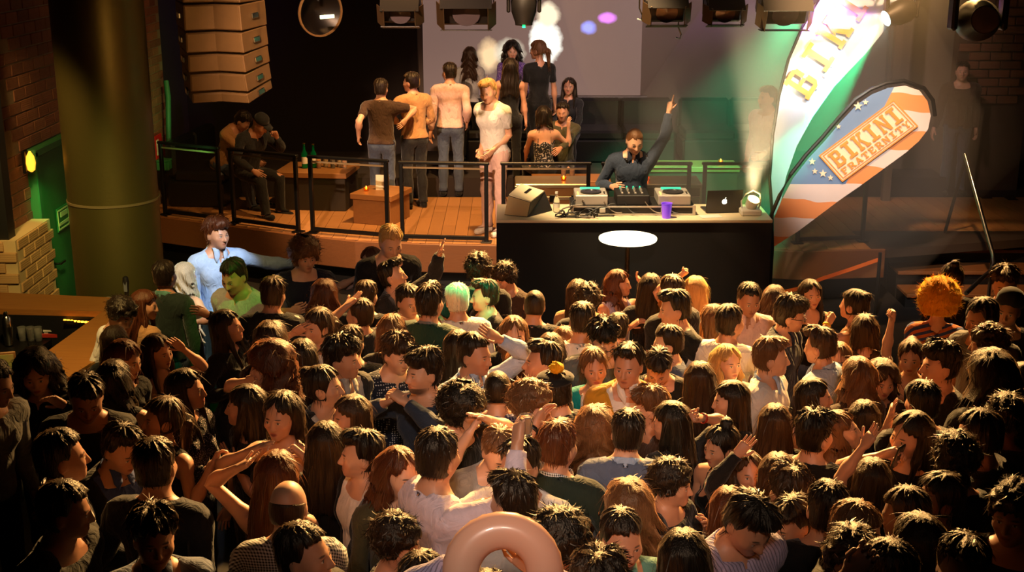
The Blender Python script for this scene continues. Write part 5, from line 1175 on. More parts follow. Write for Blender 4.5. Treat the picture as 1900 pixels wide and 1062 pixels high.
# ------------------------------------------------ the bar
ZC = 1.12; bar = thing('bar_counter', 'wooden bar counter turning a corner at the foot of the round column', 'counter', P(200, 570, 0))
A_ = [P(-40, 541, ZC), P(292, 556, ZC), P(292, 590, ZC), P(190, 578, ZC), P(-40, 572, ZC)]
G().prism(A_, (0, 0, -.05)).build('worktop', barwood, bar)
B_ = [P(190, 578.5, ZC), P(292, 590.5, ZC), P(178, 668, ZC), P(118, 706, ZC), P(50, 760, ZC), P(-60, 760, ZC), P(60, 672, ZC)]
G().prism(B_, (0, 0, -.05)).build('worktop', barwood, bar)
G().prism([np.array(P(-40, 572, ZC)) - [0, 0, .05], np.array(P(188, 578, ZC)) - [0, 0, .05], np.array(P(188, 578, ZC)) - [0, 0, .6], np.array(P(-40, 572, ZC)) - [0, 0, .6]], (0, .04, 0)).build('inner_panel', black, bar)
o1, o2 = np.array(P(178, 668, ZC)), np.array(P(50, 760, ZC)); o0 = np.array(P(290, 592, ZC))
for a_, b_ in ((o0, o1), (o1, o2)): G().prism([a_ - [0, 0, .05], b_ - [0, 0, .05], (b_[0], b_[1], 0), (a_[0], a_[1], 0)], (-.05, .03, 0)).build('front_panel', simple('bar_front', (.13, .08, .05), .6), bar)
G().tube([o1 + [0, -.01, -.01], o2 * .4 + o1 * .6 + [0, -.01, -.01]], .012, 6).build('edge_trim', simple('brass', (.8, .6, .3), .3, 1.), bar)
led = thing('led_strip', 'short bright amber light strip under the back counter of the bar', 'lamp', P(150, 576, ZC)); qa, qb = np.array(P(122, 576, ZC)) - [0, .03, .075], np.array(P(180, 579, ZC)) - [0, .03, .085]
G().box((qa + qb) / 2, (np.linalg.norm(qb - qa) + .02, .02, .012)).build('channel', blackm, led)
for i in range(10): G().box(qa + (qb - qa) * i / 9 + [0, -.012, 0], (.024, .012, .016), ch=.003).build('diode', simple('led_amber', (1, .7, .2), .4, emit=(1, .58, .12), estr=9.), led)
ws = struct(G().prism([P(-40, 590, .86), P(150, 596, .86), P(40, 665, .86), P(-60, 700, .86)], (0, 0, -.05)).build('trim_bar_shelf', simple('bar_well', (.08, .07, .06), .4, .3)))
sh_q = P(17, 640, .87); sk = thing('cocktail_shaker', 'tall shining steel cocktail shaker inside the bar', 'shaker', sh_q); G().lathe(sh_q, [(.032, 0), (.045, .16), (.043, .17)], 18).build('cup', chrome, sk, True); G().lathe(np.array(sh_q) + [0, 0, .165], [(.042, 0), (.034, .07), (.018, .09)], 18).build('strainer', chrome, sk, True); G().lathe(np.array(sh_q) + [0, 0, .25], [(.02, 0), (.02, .03), (.008, .04)], 14).build('cap', chrome, sk, True)
nt_ = P(104, 624, .87); nh = thing('napkin_tray', 'white tray of napkins with red edge inside the bar', 'tray', nt_); G().box(np.array(nt_) + [0, 0, .02], (.2, .12, .04), ch=.006).build('tray', simple('tray_red', (.6, .15, .1), .5), nh)
for i in range(4): G().box(np.array(nt_) + [rnd.uniform(-.006, .006), rnd.uniform(-.006, .006), .045 + i * .008], (.16, .1, .006), rotm([0, 0, 1], rnd.uniform(-.08, .08))).build('napkin', white, nh)
for i, px in enumerate((42, 58, 72)): q = P(px, 630, .87); glass_of(q[0], q[1], .86, .12, .036, 'cola' if i == 1 else None, ['empty tumbler nearest the cocktail shaker', 'tumbler of dark drink inside the bar', 'empty tumbler nearest the napkin tray'][i])
mn = thing('menu_display', 'small lit menu picture standing at the picture edge beside the dark curls', 'display', P(8, 715, ZC)); q = np.array(mn.location); G().box(q + [0, 0, .12], (.19, .02, .24), rotm([0, 0, 1], .3) @ rotm([1, 0, 0], -.1), ch=.004).build('frame', tablewood, mn)
m, nt, b = new_mat('menu_print'); tc = nt.nodes.new('ShaderNodeTexCoord'); vo = N_(nt, 'ShaderNodeTexVoronoi', i_Scale=18.); nt.links.new(tc.outputs['Object'], vo.inputs['Vector']); hs = N_(nt, 'ShaderNodeMix'); nt.links.new(MIX(nt, vo.outputs['Color'], (.5, .32, .12), (.3, .4, .12)), b.inputs['Base Color'])
G().box(q + [.003, -.013, .12], (.165, .006, .21), rotm([0, 0, 1], .3) @ rotm([1, 0, 0], -.1)).build('print', m, mn)
tp0 = P(236, 556, ZC); tpp = thing('tap_handle', 'black beer tap handle standing on the counter corner', 'tap', tp0); G().lathe(tp0, [(.03, 0), (.03, .01), (.016, .02), (.02, .08), (.028, .16), (.022, .2), (.008, .21)], 14).build('lever', black, tpp, True); G().box(np.array(tp0) + [0, -.022, .12], (.03, .006, .09), ch=.002).build('badge', simple('badge_grey', (.4, .42, .45), .4), tpp)
# ============================================================ the crowd: x y yaw sex hair haircolour top colour tokens | label
# x, y: where the photograph shows the middle of the head; yaw: 0 faces the balcony, 90 faces the right side, 180 faces the stage
CROWD = '''
305 508 165 m short dbr long dgreen col colc=sea | man with short dark hair in a dark sweater, green collar, before the big pillar
343 508 150 f wavy ash strap cream h=352,600,-.1,rel | woman with long ash blonde hair and bare shoulders beside the pale blue shirt
269 562 85 f long aub long tan b=140 | woman in tan cardigan with straight auburn hair, seen in profile beside the bar counter
226 580 60 m curly dbr long white p=25 b=120 | man with dark curls in a white shirt looking down at the bar counter corner
213 630 175 f long br tee blk | woman whose long brown hair hangs in front of the white shirt at the bar
293 648 60 f long br strap blue h=330,640,-.15,flat b=30 | woman in a blue strap dress with one hand raised before her face
232 662 70 f wavy aub tee blk p=10 | woman with wavy auburn hair in profile behind the dark ponytail, near the bar end
212 700 170 f wavy dbr tank blk e=-.03 | woman with wavy dark hair and a black top with striped strap, back turned
66 688 15 f curls dbr long blk e=.1 p=10 h=105,745,-.25,rel | woman with very big dark curls facing out at the bar end, dimly lit
160 732 20 m side dbr tee char p=25 k=c | man with side-swept dark hair looking down, black and white scarf at his neck
302 772 -55 f pony br tank blk p=-8 h=400,850,-.15,grip | woman singing open-mouthed in a black tank top, brown ponytail, bare shoulder
345 718 85 f long dbr long blk pat=sparkle p=-6 | woman with straight dark hair in a black sequinned top, profile, singing
-12 705 75 m short dbr long lgrey l=12 b=60 | man in a pale grey shirt half cut off by the picture edge, elbow out
112 842 120 m short blk jacket blk col | man in black with a white collar, only a rim of light on his face
226 826 55 m quiff dbr jacket blk col colc=blue p=25 | man in a dark jacket with bright blue collar looking down at the drink
288 858 175 m short dbr long navy | man in a navy shirt from behind with warm light on his crown
285 990 25 m messy dbr long bgrey k=b p=5 col colc=bgrey | dark-haired man in a grey-blue shirt looking aside, lower corner beside the bar
120 940 100 m short blk tee blk k=c | man in profile almost lost in the dark, thin warm line down his face
402 430 50 m messy aub long lblue col colc=lblue e=.08 h=600,496,.5,flat | auburn-haired man in a pale blue shirt, arm stretched behind the curly-haired man
433 508 -25 m short dbr long lgrey p=20 | young man in a grey hoodie lit green, head bowed to the side
565 470 30 m curlybig lbr tee navy e=.1 p=15 | man with a big mop of light curls in a navy T-shirt
507 542 170 m side br jacket blk b=180 | brown-haired man from behind in a black jacket with a green-lit yoke
420 602 85 f long dbr long blk p=-5 h=375,580,.2,rel | smiling woman with long dark hair in profile, black top, arm reaching back
503 630 175 f volume br long brown | woman with a blurred dome of brown hair, back turned, below the green-lit yoke
602 545 180 f volume aub tee brown | woman with big loose auburn hair seen from behind, in front of the stage corner
590 600 -40 f pony br tee white h=556,612,-.1,open | woman with tied brown hair clapping, pale top, faces half aside
688 480 -35 f bob aub tee pink p=10 h=672,510,-.15,open h2=690,512,-.15,open | auburn-haired woman clapping under the stage edge
725 445 25 m short bln tee blk e=.12 p=22 | short blond man in black with a white lanyard, standing by the stage edge
727 508 80 m quiff blk jacket char col colc=grey p=-12 h=818,462,.1,flat | black-haired man in profile, chin up, grey collar, arm raised to the stage
680 545 165 m short br tee blk | brown-haired man from behind under the man in profile with raised chin
668 580 -120 m short br tee char h=652,560,-.1,open | man with short brown hair turned away, hand lifted at his cheek
652 632 175 m short br tee blk e=-.08 | small round brown head between the clapping woman and the grey-collared man
634 660 75 m messy blk jacket char col colc=lgrey p=5 | man with thick black hair in profile, dark jacket over a light collar
500 672 -80 f curls aub strap brown h=470,705,0,rel | woman with curly auburn hair lit orange from behind, bare shoulder
562 658 170 f long dbr tee blk | woman with straight dark hair seen from behind, blurred, beside the orange-lit curls
600 712 80 m bun dbr jacket blk collarless p=-3 | man with slicked-back tied hair in sharp profile, tan and black jacket
455 748 -85 f long dbr tee blk h=425,850,-.1,open | woman with long dark hair in profile facing the ponytailed singer
522 765 -20 f bob dbr strap white p=5 h=478,832,-.22,flat h2=550,836,-.22,fist | smiling dark-haired woman in a white strappy top with both hands up
650 768 -60 f long br tee blk | woman with long brown hair turned to the man with tied hair
605 818 178 f long dbr tee blk | woman with very straight dark hair from behind, beside the white strappy top
672 838 -80 m quiff blk jacket blk | black-haired man in a black jacket seen in profile, frowning down
515 876 172 f long aub tank blk h=455,862,0,flat | woman with glossy auburn hair from behind, bare arm bent upward
535 932 178 m fringe br long char pat=gingham | bald man from behind with a fringe of hair and a patterned shirt
562 1022 75 m short dbr tee blk p=-5 | man in profile under the bald man, cheek catching the light
742 872 40 f wavy aub long olive b=15 h=838,985,-.2,rel e=.03 | woman with long auburn hair in an olive jacket, looking aside
736 1002 65 m curly dbr tee blk | man with warm-lit curly crown in profile, below the olive jacket
785 1072 150 m short dbr tee olive | top of an olive-tinted head of hair at the very bottom of the picture
812 840 150 m short dbr long lpink b=120 h=962,800,-.1,grip | man in a pale pink shirt from behind raising a small glass in his outstretched arm
964 858 -25 m quiff dbr long white p=5 h=885,938,-.2,rel | young man in a white shirt with short dark quiff, hand held out before him
953 922 -140 m side dbr tee lgrey | dark-haired man in a light grey top turned away behind the swim ring
905 1120 178 m short dbr long lilac pat=vstripe h=868,1028,.05,grip h2=975,1040,.1,grip | person in a striped lilac shirt holding up the pink swim ring
757 555 35 m side dbr tee dgreen k=b | man with faded dark hair and green light on his face, dark green T-shirt
797 558 155 m quiff dbr jacket green col colc=grey | man in a dark green-lit jacket from behind, grey collar, green shine in his hair
848 553 -165 m short wht long white | man with pale hair and white shirt flooded with green light
900 545 -80 m quiff dbr tee blk | man with a brown quiff in profile, black T-shirt, before the black booth
888 497 175 m curly dbr tee blk e=.04 | curly dark head from behind at the front, next to the booth corner
935 512 -40 m curly dbr long brown p=25 | curly-haired man in a brown jacket looking down by the booth corner
992 562 178 m buzz dbr tee blk | man with a close-cropped head and clear ears, from behind, black T-shirt
954 615 5 f long lbr tee blk p=5 | fair long-haired woman facing out with a green spot on her forehead
850 640 175 f long dbr long blk | woman with long dark hair down a black top behind the man holding his head
880 652 60 m short dbr long lblue col colc=lblue b=40 h=912,622,-.02,flat | man in a light blue shirt with one hand on top of his head
963 672 178 f wavy aub tee brown | woman with long wavy auburn hair from behind, between raised elbow and profile
737 652 40 m messy br long navy pat=dots p=15 | brown-haired man looking down, navy shirt with small dots
787 685 -55 m messy dbr long denim beard b=-30 h=738,735,-.2,grip h2=728,742,-.15,open | bearded man in a dark denim shirt raising both hands before him
728 610 170 f bob lbr tee blk | light brown head of hair between the green-lit faces and the dotted shirt
858 755 70 m curlybig blk tee blk p=10 h=880,790,-.22,flat h2=895,775,-.2,flat | man with a mass of black curls clapping close to his face
923 718 178 m buzz dbr long blue pat=check | man from behind in a blue checked shirt with short dark hair
985 748 60 m curly lbr tee white h=1002,775,-.2,rel band=blk | man with blurred light brown curls, wrist with a dark watch raised
926 832 20 m short lbr tee lgrey p=30 e=-.06 | small head with shining glasses pushed up, under the outstretched pink arm
1036 822 150 m side aub jacket dgreen col colc=char colp=gingham b=160 | reddish-haired man from behind in a dark green blazer over a checked collar
1008 668 -80 m quiff dbr tee blk p=-8 | man in profile looking up, dark swept-back hair, above the orange pompom
1030 722 -150 m short blk jacket blk hat=beret | person in a round black hat with an orange pompom
1102 676 5 f pony lbr tee teal apron p=3 h=1085,775,-.2,rel | woman in a teal dress with a white apron facing out
1166 672 -20 m quiff blk jacket gold col b=5 p=5 k=b | smiling black-haired man in a mustard gold jacket over a white shirt
1120 625 15 m messy blk tee grey glass p=25 | dark-haired man wearing glasses, looking down, behind the teal dress
1080 590 178 m short dbr tee white b=180 | dark-haired man from behind in a white V-back shirt
1090 552 -170 m curly dbr tee blk | curly dark head from behind over the white V-back shirt
1073 540 170 f long br tee tan | woman with blurred long brown hair near the black booth front
1148 522 70 f wavy aub tank lilac b=30 h=1186,520,.1,rel | woman with wavy auburn hair in a lilac top, hand beside her face
1207 530 175 f long dbr tee blk h=1180,600,-.2,rel | woman with long dark hair from behind in black, arm hanging back
1246 537 -150 m short br tee blk | brown head turned away between two women with long hair
1252 568 -85 m quiff blk tee blk k=b | man with black faded hair in profile, black T-shirt, white edge at the neck
1290 536 170 f long bln tee tan h=1268,508,.05,fist | woman with long honey blonde hair, fist raised at her head
1147 605 170 m short dbr tee blk e=-.05 | round dark head from behind just above the black-haired man in gold
1022 645 175 f long br tee blk | woman with brown hair from behind, front one of the two beside the white V-back shirt
1046 630 -160 f bob lbr tee brown e=-.04 | lighter brown head peeking behind the two brown-haired women
1240 632 -95 m short dbr tee bgrey | man in profile in a grey-blue T-shirt under the black faded hair
1222 678 -15 m side dbr tee blk p=35 | man bending his dark head down behind the gold jacket
1105 792 178 f curls lbr tee brown | woman with a long mane of curly ginger-brown hair from behind
1165 797 175 m short dbr long bgrey col colc=lblue | dark-haired man from behind in a light grey-blue shirt
1207 752 -100 m messy lbr tee brown e=-.03 | light brown tousled head behind the long black hair
1244 778 -110 f long blk tee char b=-150 h=1290,775,-.1,fist band=red | woman with long black hair and lace band, raised fist with wristband
1298 700 175 f long br tee brown | woman with long smooth brown hair from behind, yellow light above her
1245 892 70 m curly dbr tee blk h=1312,975,-.1,rel k=b | young man with dark curls in profile, black T-shirt
1338 822 -60 f topbun blk strap blk p=12 | woman with black pinned-up hair and thin black straps, looking down
1166 936 -170 f volume lbr tee grey | woman with tousled light brown hair behind the bearded man in green
1153 992 20 m short dbr long sea beard p=8 col colc=sea | heavy-set bearded man in a sea green shirt at the bottom
1042 1002 95 m curly blk tee blk k=c | dark head in profile between the swim ring and the bearded man in green
1268 1030 178 f long blk tee blk | woman with long black hair from behind beside the lilac striped shirt
1110 1085 175 m messy dbr tee blk | dark head cut by the bottom edge under the bearded man in green
1390 552 10 m short blk long pink k=c p=12 col colc=pink | tall dark-skinned man in a pale pink shirt looking down, near the stage
1354 594 130 m short dbr long white beard b=150 | bearded dark-haired man in a white shirt seen from behind
1322 590 -150 f bob lbr tee blk | light brown blurred head touching the bearded man in white
1350 668 25 f wavy bln tee white p=-4 | blonde smiling woman with an earring looking to the side
1430 658 85 m side lbr long white b=60 col colc=lblue e=.06 | tall light brown-haired man in a white shirt in profile
1466 580 85 m messy dbr jacket navy glass p=8 col colc=navy | dark-haired man with glasses in a navy jacket, profile
1504 542 10 f long dbr tank blk e=.04 | pale woman with long dark hair facing out, black top, in the haze
1437 552 160 f wavy br tee blk | woman with wavy brown hair lit from behind in the haze
1522 638 -130 m quiff br long lblue col colc=lblue | man with short brown quiff in a light blue shirt, turned away
1585 562 -130 f bun dbr tank tan h=1543,590,-.05,fist band=yel | dark-haired woman in the haze with a raised fist and yellow wristband
1604 608 175 f bob br tee brown | woman with shoulder-length brown hair from behind, brown top
1556 662 -15 f long lbr tee tan glass p=5 | woman with thin glasses half hidden behind the light blue shirt
1742 556 165 f afro org tee blue pat=bstripe e=.02 | person in a huge orange curly wig and striped top
1690 658 -20 f bun br strap tan h=1658,560,0,fist | woman with tied brown hair looking down, bare arm raised straight with a fist
1746 672 -85 m messy blk tee blk | man with thick black hair and open mouth in profile, near the raised fist
1822 584 -75 m short dbr tee grey p=15 | man with short dark hair in a grey T-shirt looking down
1872 570 -30 m short blk tee char hat=beanie k=b | man in a dark knitted cap with yellow light on his face
1864 524 -20 m messy br tee blk p=10 | brown-haired man in shadow beside the dark pillar
1766 512 175 f topbun dbr tee blk | dark head with beaded hair ornaments behind the orange wig
1834 635 -120 m curly br tee blk e=-.08 | small curly brown head behind the great blurred hair
1838 692 -165 f volume dbr tee blk e=.05 | woman with a great fall of dark hair lit gold along its edge
1637 702 5 f curls br tee brown | woman with blurred curly brown hair facing out
1590 692 -160 f wavy lbr tee brown | woman with wavy gold-brown hair next to the blurred curls
1602 772 178 f long dbr tee blk | woman with dark hair from behind, red-brown light on her crown
1510 732 80 f long dbr tee pink p=-5 | woman with dark hair pulled back in profile, before the light blue shirt
1355 738 -85 f long dbr tee blk | woman with long dark hair in profile under the blonde woman
1437 780 178 f long br tee blk | woman with smooth brown hair and pale highlights from behind
1512 802 130 m messy blk tee blk b=150 | man with thick black hair from behind in a black T-shirt
1558 795 70 f wavy lbr tee blk p=-14 h=1655,762,.15,flat | woman looking up with a yellow hairband, long bare arm reaching out
1388 872 5 f wavy br long blk lips h=1378,832,-.1,flat p=-6 | woman with dark red lips, eyes closed, hand to her forehead
1443 876 172 f long br tee blk | woman with long brown hair from behind beside the dark red lips
1466 910 -160 m messy br tee blk | tousled brown head from behind below the long brown hair
1392 965 30 m side blk long lilac pat=vstripe p=35 e=.03 | man with a black fringe in a lilac striped top looking down
1352 938 175 f long aub tee blk e=-.02 | woman with long auburn hair behind the black fringe
1468 962 -55 m side dbr jacket blk col p=20 | man in a dark jacket with white shirt collar bending to the black fringe
1535 938 175 m short dbr tee blk | dark head with a warm rim beside the bending man
1590 980 60 m short lbr tee blk p=15 k=c | light brown short-haired man in near darkness looking down
1580 1034 -10 m curly blk tee blk glass hat=shades k=d | dark man with pale sunglasses on his brow at the bottom edge
1617 885 175 f long dbr tee blk h=1612,815,-.08,open | woman with a dim gold crown from behind, open hand raised in front
1690 802 -60 f long blk tee blk h=1655,840,-.1,grip | woman with long black hair, part of her profile lit, holding a phone
1712 742 -170 m short blk tee blk | black head with a thin golden curve on its crown
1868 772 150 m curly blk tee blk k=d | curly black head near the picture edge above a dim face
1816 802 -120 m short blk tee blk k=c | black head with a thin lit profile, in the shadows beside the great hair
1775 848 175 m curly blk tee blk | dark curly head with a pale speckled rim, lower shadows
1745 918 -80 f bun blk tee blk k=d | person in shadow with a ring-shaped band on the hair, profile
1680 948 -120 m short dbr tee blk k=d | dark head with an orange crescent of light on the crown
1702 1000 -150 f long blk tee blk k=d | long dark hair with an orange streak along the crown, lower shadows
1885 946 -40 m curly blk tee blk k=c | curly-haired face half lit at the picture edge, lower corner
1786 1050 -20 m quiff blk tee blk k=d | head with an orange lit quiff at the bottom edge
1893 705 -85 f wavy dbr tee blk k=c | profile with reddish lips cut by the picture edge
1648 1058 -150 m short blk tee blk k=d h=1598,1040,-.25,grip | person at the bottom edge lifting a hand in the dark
'''
STAGE = '''
707 162 172 m short dbr tee brown b=178 base=.65 t=jeans h=665,258,-.05,rel h2=748,228,-.1,rel e=-.1 | dark-haired man in a dark brown T-shirt and jeans, back turned on the stage
763 150 -120 m short dbr long tan b=-150 base=.65 t=char h=760,225,.2,grip h2=742,232,-.1,rel e=-.03 | man in a tan sweater holding a drink on the stage
834 132 -150 m short dbr long pink b=178 base=.65 t=jeans beard h=798,255,-.1,rel h2=866,232,0,rel e=.03 | bearded man in a pale pink sweater and jeans from behind
905 166 -25 m quiff bln tee white b=-40 base=.65 t=pink k=a e=.07 p=15 h=908,285,-.18,rel h2=890,285,-.1,rel | blond man in a white shirt and pale trousers at the glass railing
872 100 170 f wavy br long lgrey base=.9 t=blk | woman with long wavy brown hair in a light grey top, raised on the stage
950 92 5 f curls blk long purple pat=sparkle base=.9 t=blk p=8 | curly black-haired woman in a glittering top facing out
947 122 178 f long dbr tank blk base=.85 t=blk | woman with long dark hair in a dark dress from behind
998 90 -120 f pony lbr tee blk base=.9 t=blk b=-165 e=.08 | light brown-haired person in a black shirt with an arm round the waist
1056 158 -10 f long dbr long char base=.45 t=blk fixy=18.3 sit | woman with long dark hair sitting under the screen
1008 212 -165 f bob dbr strap blk pat=print base=.25 t=blk fixy=16.9 sit h=1055,230,.1,rel | woman with a bare tattooed back sitting at a low table
1044 205 -10 m short dbr long olive base=.35 t=blk fixy=17.6 sit h=1035,280,-.5,rel | man in a dark olive shirt sitting, facing out beside the bare back
452 222 80 m short dbr long tan base=.25 t=jeans fixy=16.8 sit l=25 p=25 h=487,305,-.3,fist | man in a tan shirt and jeans sitting bent forward, hands clasped
484 228 70 m short dbr long char base=.25 t=blk fixy=17.5 sit l=22 p=20 hat=cap h=510,248,-.1,grip | person in a black cap and dark jacket sitting on the dark sofa
1178 258 10 m buzz lbr long denim base=.65 t=navy fixy=13.25 p=22 h=1243,196,.1,point h2=1143,348,-.3,rel k=a col colc=navy phones | DJ with close-cropped hair in a denim shirt pointing one finger up
1786 130 -15 m short dbr jacket brown colc=brown base=.65 t=jeans h=1722,272,-.15,rel | person in a dark jacket and jeans standing in shadow near the round black lamp
1424 178 -60 m side lbr long pink base=.65 t=blk fixy=15.6 h=1410,290,-.3,rel | fair-haired person in pink standing in the green haze behind the flag
'''
# ============================================================ people
def apron_mesh():
    s = SEX['f']
    def fn(p):
        q = p.copy(); q[..., 0] = np.abs(q[..., 0]); z = p[..., 2]; t = np.abs(torso_sdf(s, q) - .019) - .005
        bib = np.maximum(q[..., 0] - (.075 + .07 * sstep(1.12, 1.0, z)), np.maximum(z - 1.25, .84 - z)); strap_ = np.maximum(np.abs(q[..., 0] - .082) - .016, np.maximum(z - 1.47, 1.2 - z))
        return np.maximum(smax(t, np.minimum(bib, strap_), .004), p[..., 1] - .02)
    v, q = mesh_sdf(fn, mirrored(axis((0, .2, .009))), axis((-.2, .06, .009)), axis((.82, 1.5, .009)))
    v, t = decimate(v, q, 700); add_lib('apron_f', s, v, t)
apron_mesh()
def hat_geo(kind):
    g = G()
    if kind == 'beret': g.lathe((0, .02, 1.70), [(.082, 0), (.108, .018), (.112, .032), (.075, .055), (0, .06)], 24, (0, .25, 1))
    if kind == 'beanie': g.lathe((0, .02, 1.665), [(.098, 0), (.102, .03), (.096, .075), (.07, .115), (.03, .135), (0, .138)], 22, (0, .22, 1))
    if kind == 'cap':
        g.lathe((0, .018, 1.68), [(.098, 0), (.099, .03), (.08, .075), (.04, .095), (0, .1)], 22); g.prism([(-.07, -.07, 1.685), (-.065, -.14, 1.675), (0, -.165, 1.67), (.065, -.14, 1.675), (.07, -.07, 1.685)], (0, 0, .008))
    if kind in ('glass', 'shades'):
        zz, yy = (1.6305, -.112) if kind == 'glass' else (1.70, -.098)
        for sx in (-1, 1):
            pts = [(sx * (.034 + .024 * math.cos(a)), yy + .006 * abs(math.cos(a)), zz + .016 * math.sin(a)) for a in np.linspace(0, 6.2832, 14)]
            if kind == 'glass': g.tube(pts, .0022, 5)
            else: g.prism([p for p in pts[:-1]], (0, .004, 0))
            g.tube([(sx * .058, yy + .004, zz + .004), (sx * .078, -.04, zz + .006), (sx * .082, .01, zz + .004)], .0022, 5)
        g.tube([(-.011, yy, zz + .004), (.011, yy, zz + .004)], .0022, 5)
    if kind == 'phones':
        g.tube([(.075 * math.cos(a), .03 - .085 * math.sin(a) , 1.455 - .03 * math.sin(a)) for a in np.linspace(-.6, 3.74, 18)], .012, 8)
        for sx in (-1, 1): g.lathe((sx * .064, -.052, 1.43), [(.03, 0), (.034, .012), (.03, .028), (0, .03)], 14, (sx * .7, -.7, 0))
    return g
def parse(line):
    left, label = line.split(' | '); t = left.split(); o = dict(x=float(t[0]), y=float(t[1]), yaw=math.radians(float(t[2])), sex=t[3], hair=t[4], hc=t[5], top=t[6], tc=t[7], label=label.strip(), hands=[], base=0.)
    for k in t[8:]:
        if '=' in k:
            a, b = k.split('=', 1)
            if a in ('h', 'h2'): c = b.split(','); o['hands'].append((float(c[0]), float(c[1]), float(c[2]), c[3]))
            elif a in ('p', 'l', 'b', 'e', 'base', 'fixy'): o[a] = float(b)
            else: o[a] = b
        else: o[k] = True
    r = random.Random(zlib.crc32(label.encode())); o['r'] = r
    o['sc'] = (r.uniform(.985, 1.03) if o['sex'] == 'm' else r.uniform(.925, .965)) + o.get('e', 0) / 1.63
    o['headrel'] = r.uniform(-.15, .15)
    yb_ = math.radians(o['b']) if 'b' in o else o['yaw'] - o['headrel'] - (.35 * math.sin(o['yaw']) if abs(o['yaw']) < 2 else 0)
    o['byaw'] = yb_; hy = (o['yaw'] - yb_ + math.pi) % (2 * math.pi) - math.pi; o['hyaw'] = max(-1.25, min(1.25, hy))
    o['head'] = (math.radians(o.get('p', r.uniform(-2, 8))), r.uniform(-.06, .06), o['hyaw']); o['lean'] = (math.radians(o.get('l', r.uniform(-1, 4))), r.uniform(-.03, .03), 0)
    M = pose_person(o['sex'], o['lean'], o['head'], ((.3, 0, .8), (1, 0, 0)), ((-.3, 0, .8), (-1, 0, 0)), 'sit' in o)
    o['hp'] = app(M['H'], np.array([0, .005, 1.655]))
    return o
def locate(o, sc=None):
    sc = sc or o['sc']; base = o['base'] - (.43 * sc if 'sit' in o else 0)
    h = P(o['x'], o['y'], base + o['hp'][2] * sc) if True else None
    R = rotm([0, 0, 1], o['byaw']); off = R @ (o['hp'] * sc)
    return np.array([h[0] - off[0], h[1] - off[1], base])
FIG = [parse(l) for l in CROWD.strip().split('\n')]; NC = len(FIG); FIG += [parse(l) for l in STAGE.strip().split('\n')]
for o in FIG[NC:]:
    if 'sit' in o: o['base'] = FS + (.25 if o['y'] < 180 else 0)
    if 'phones' in o: o['base'] = .42
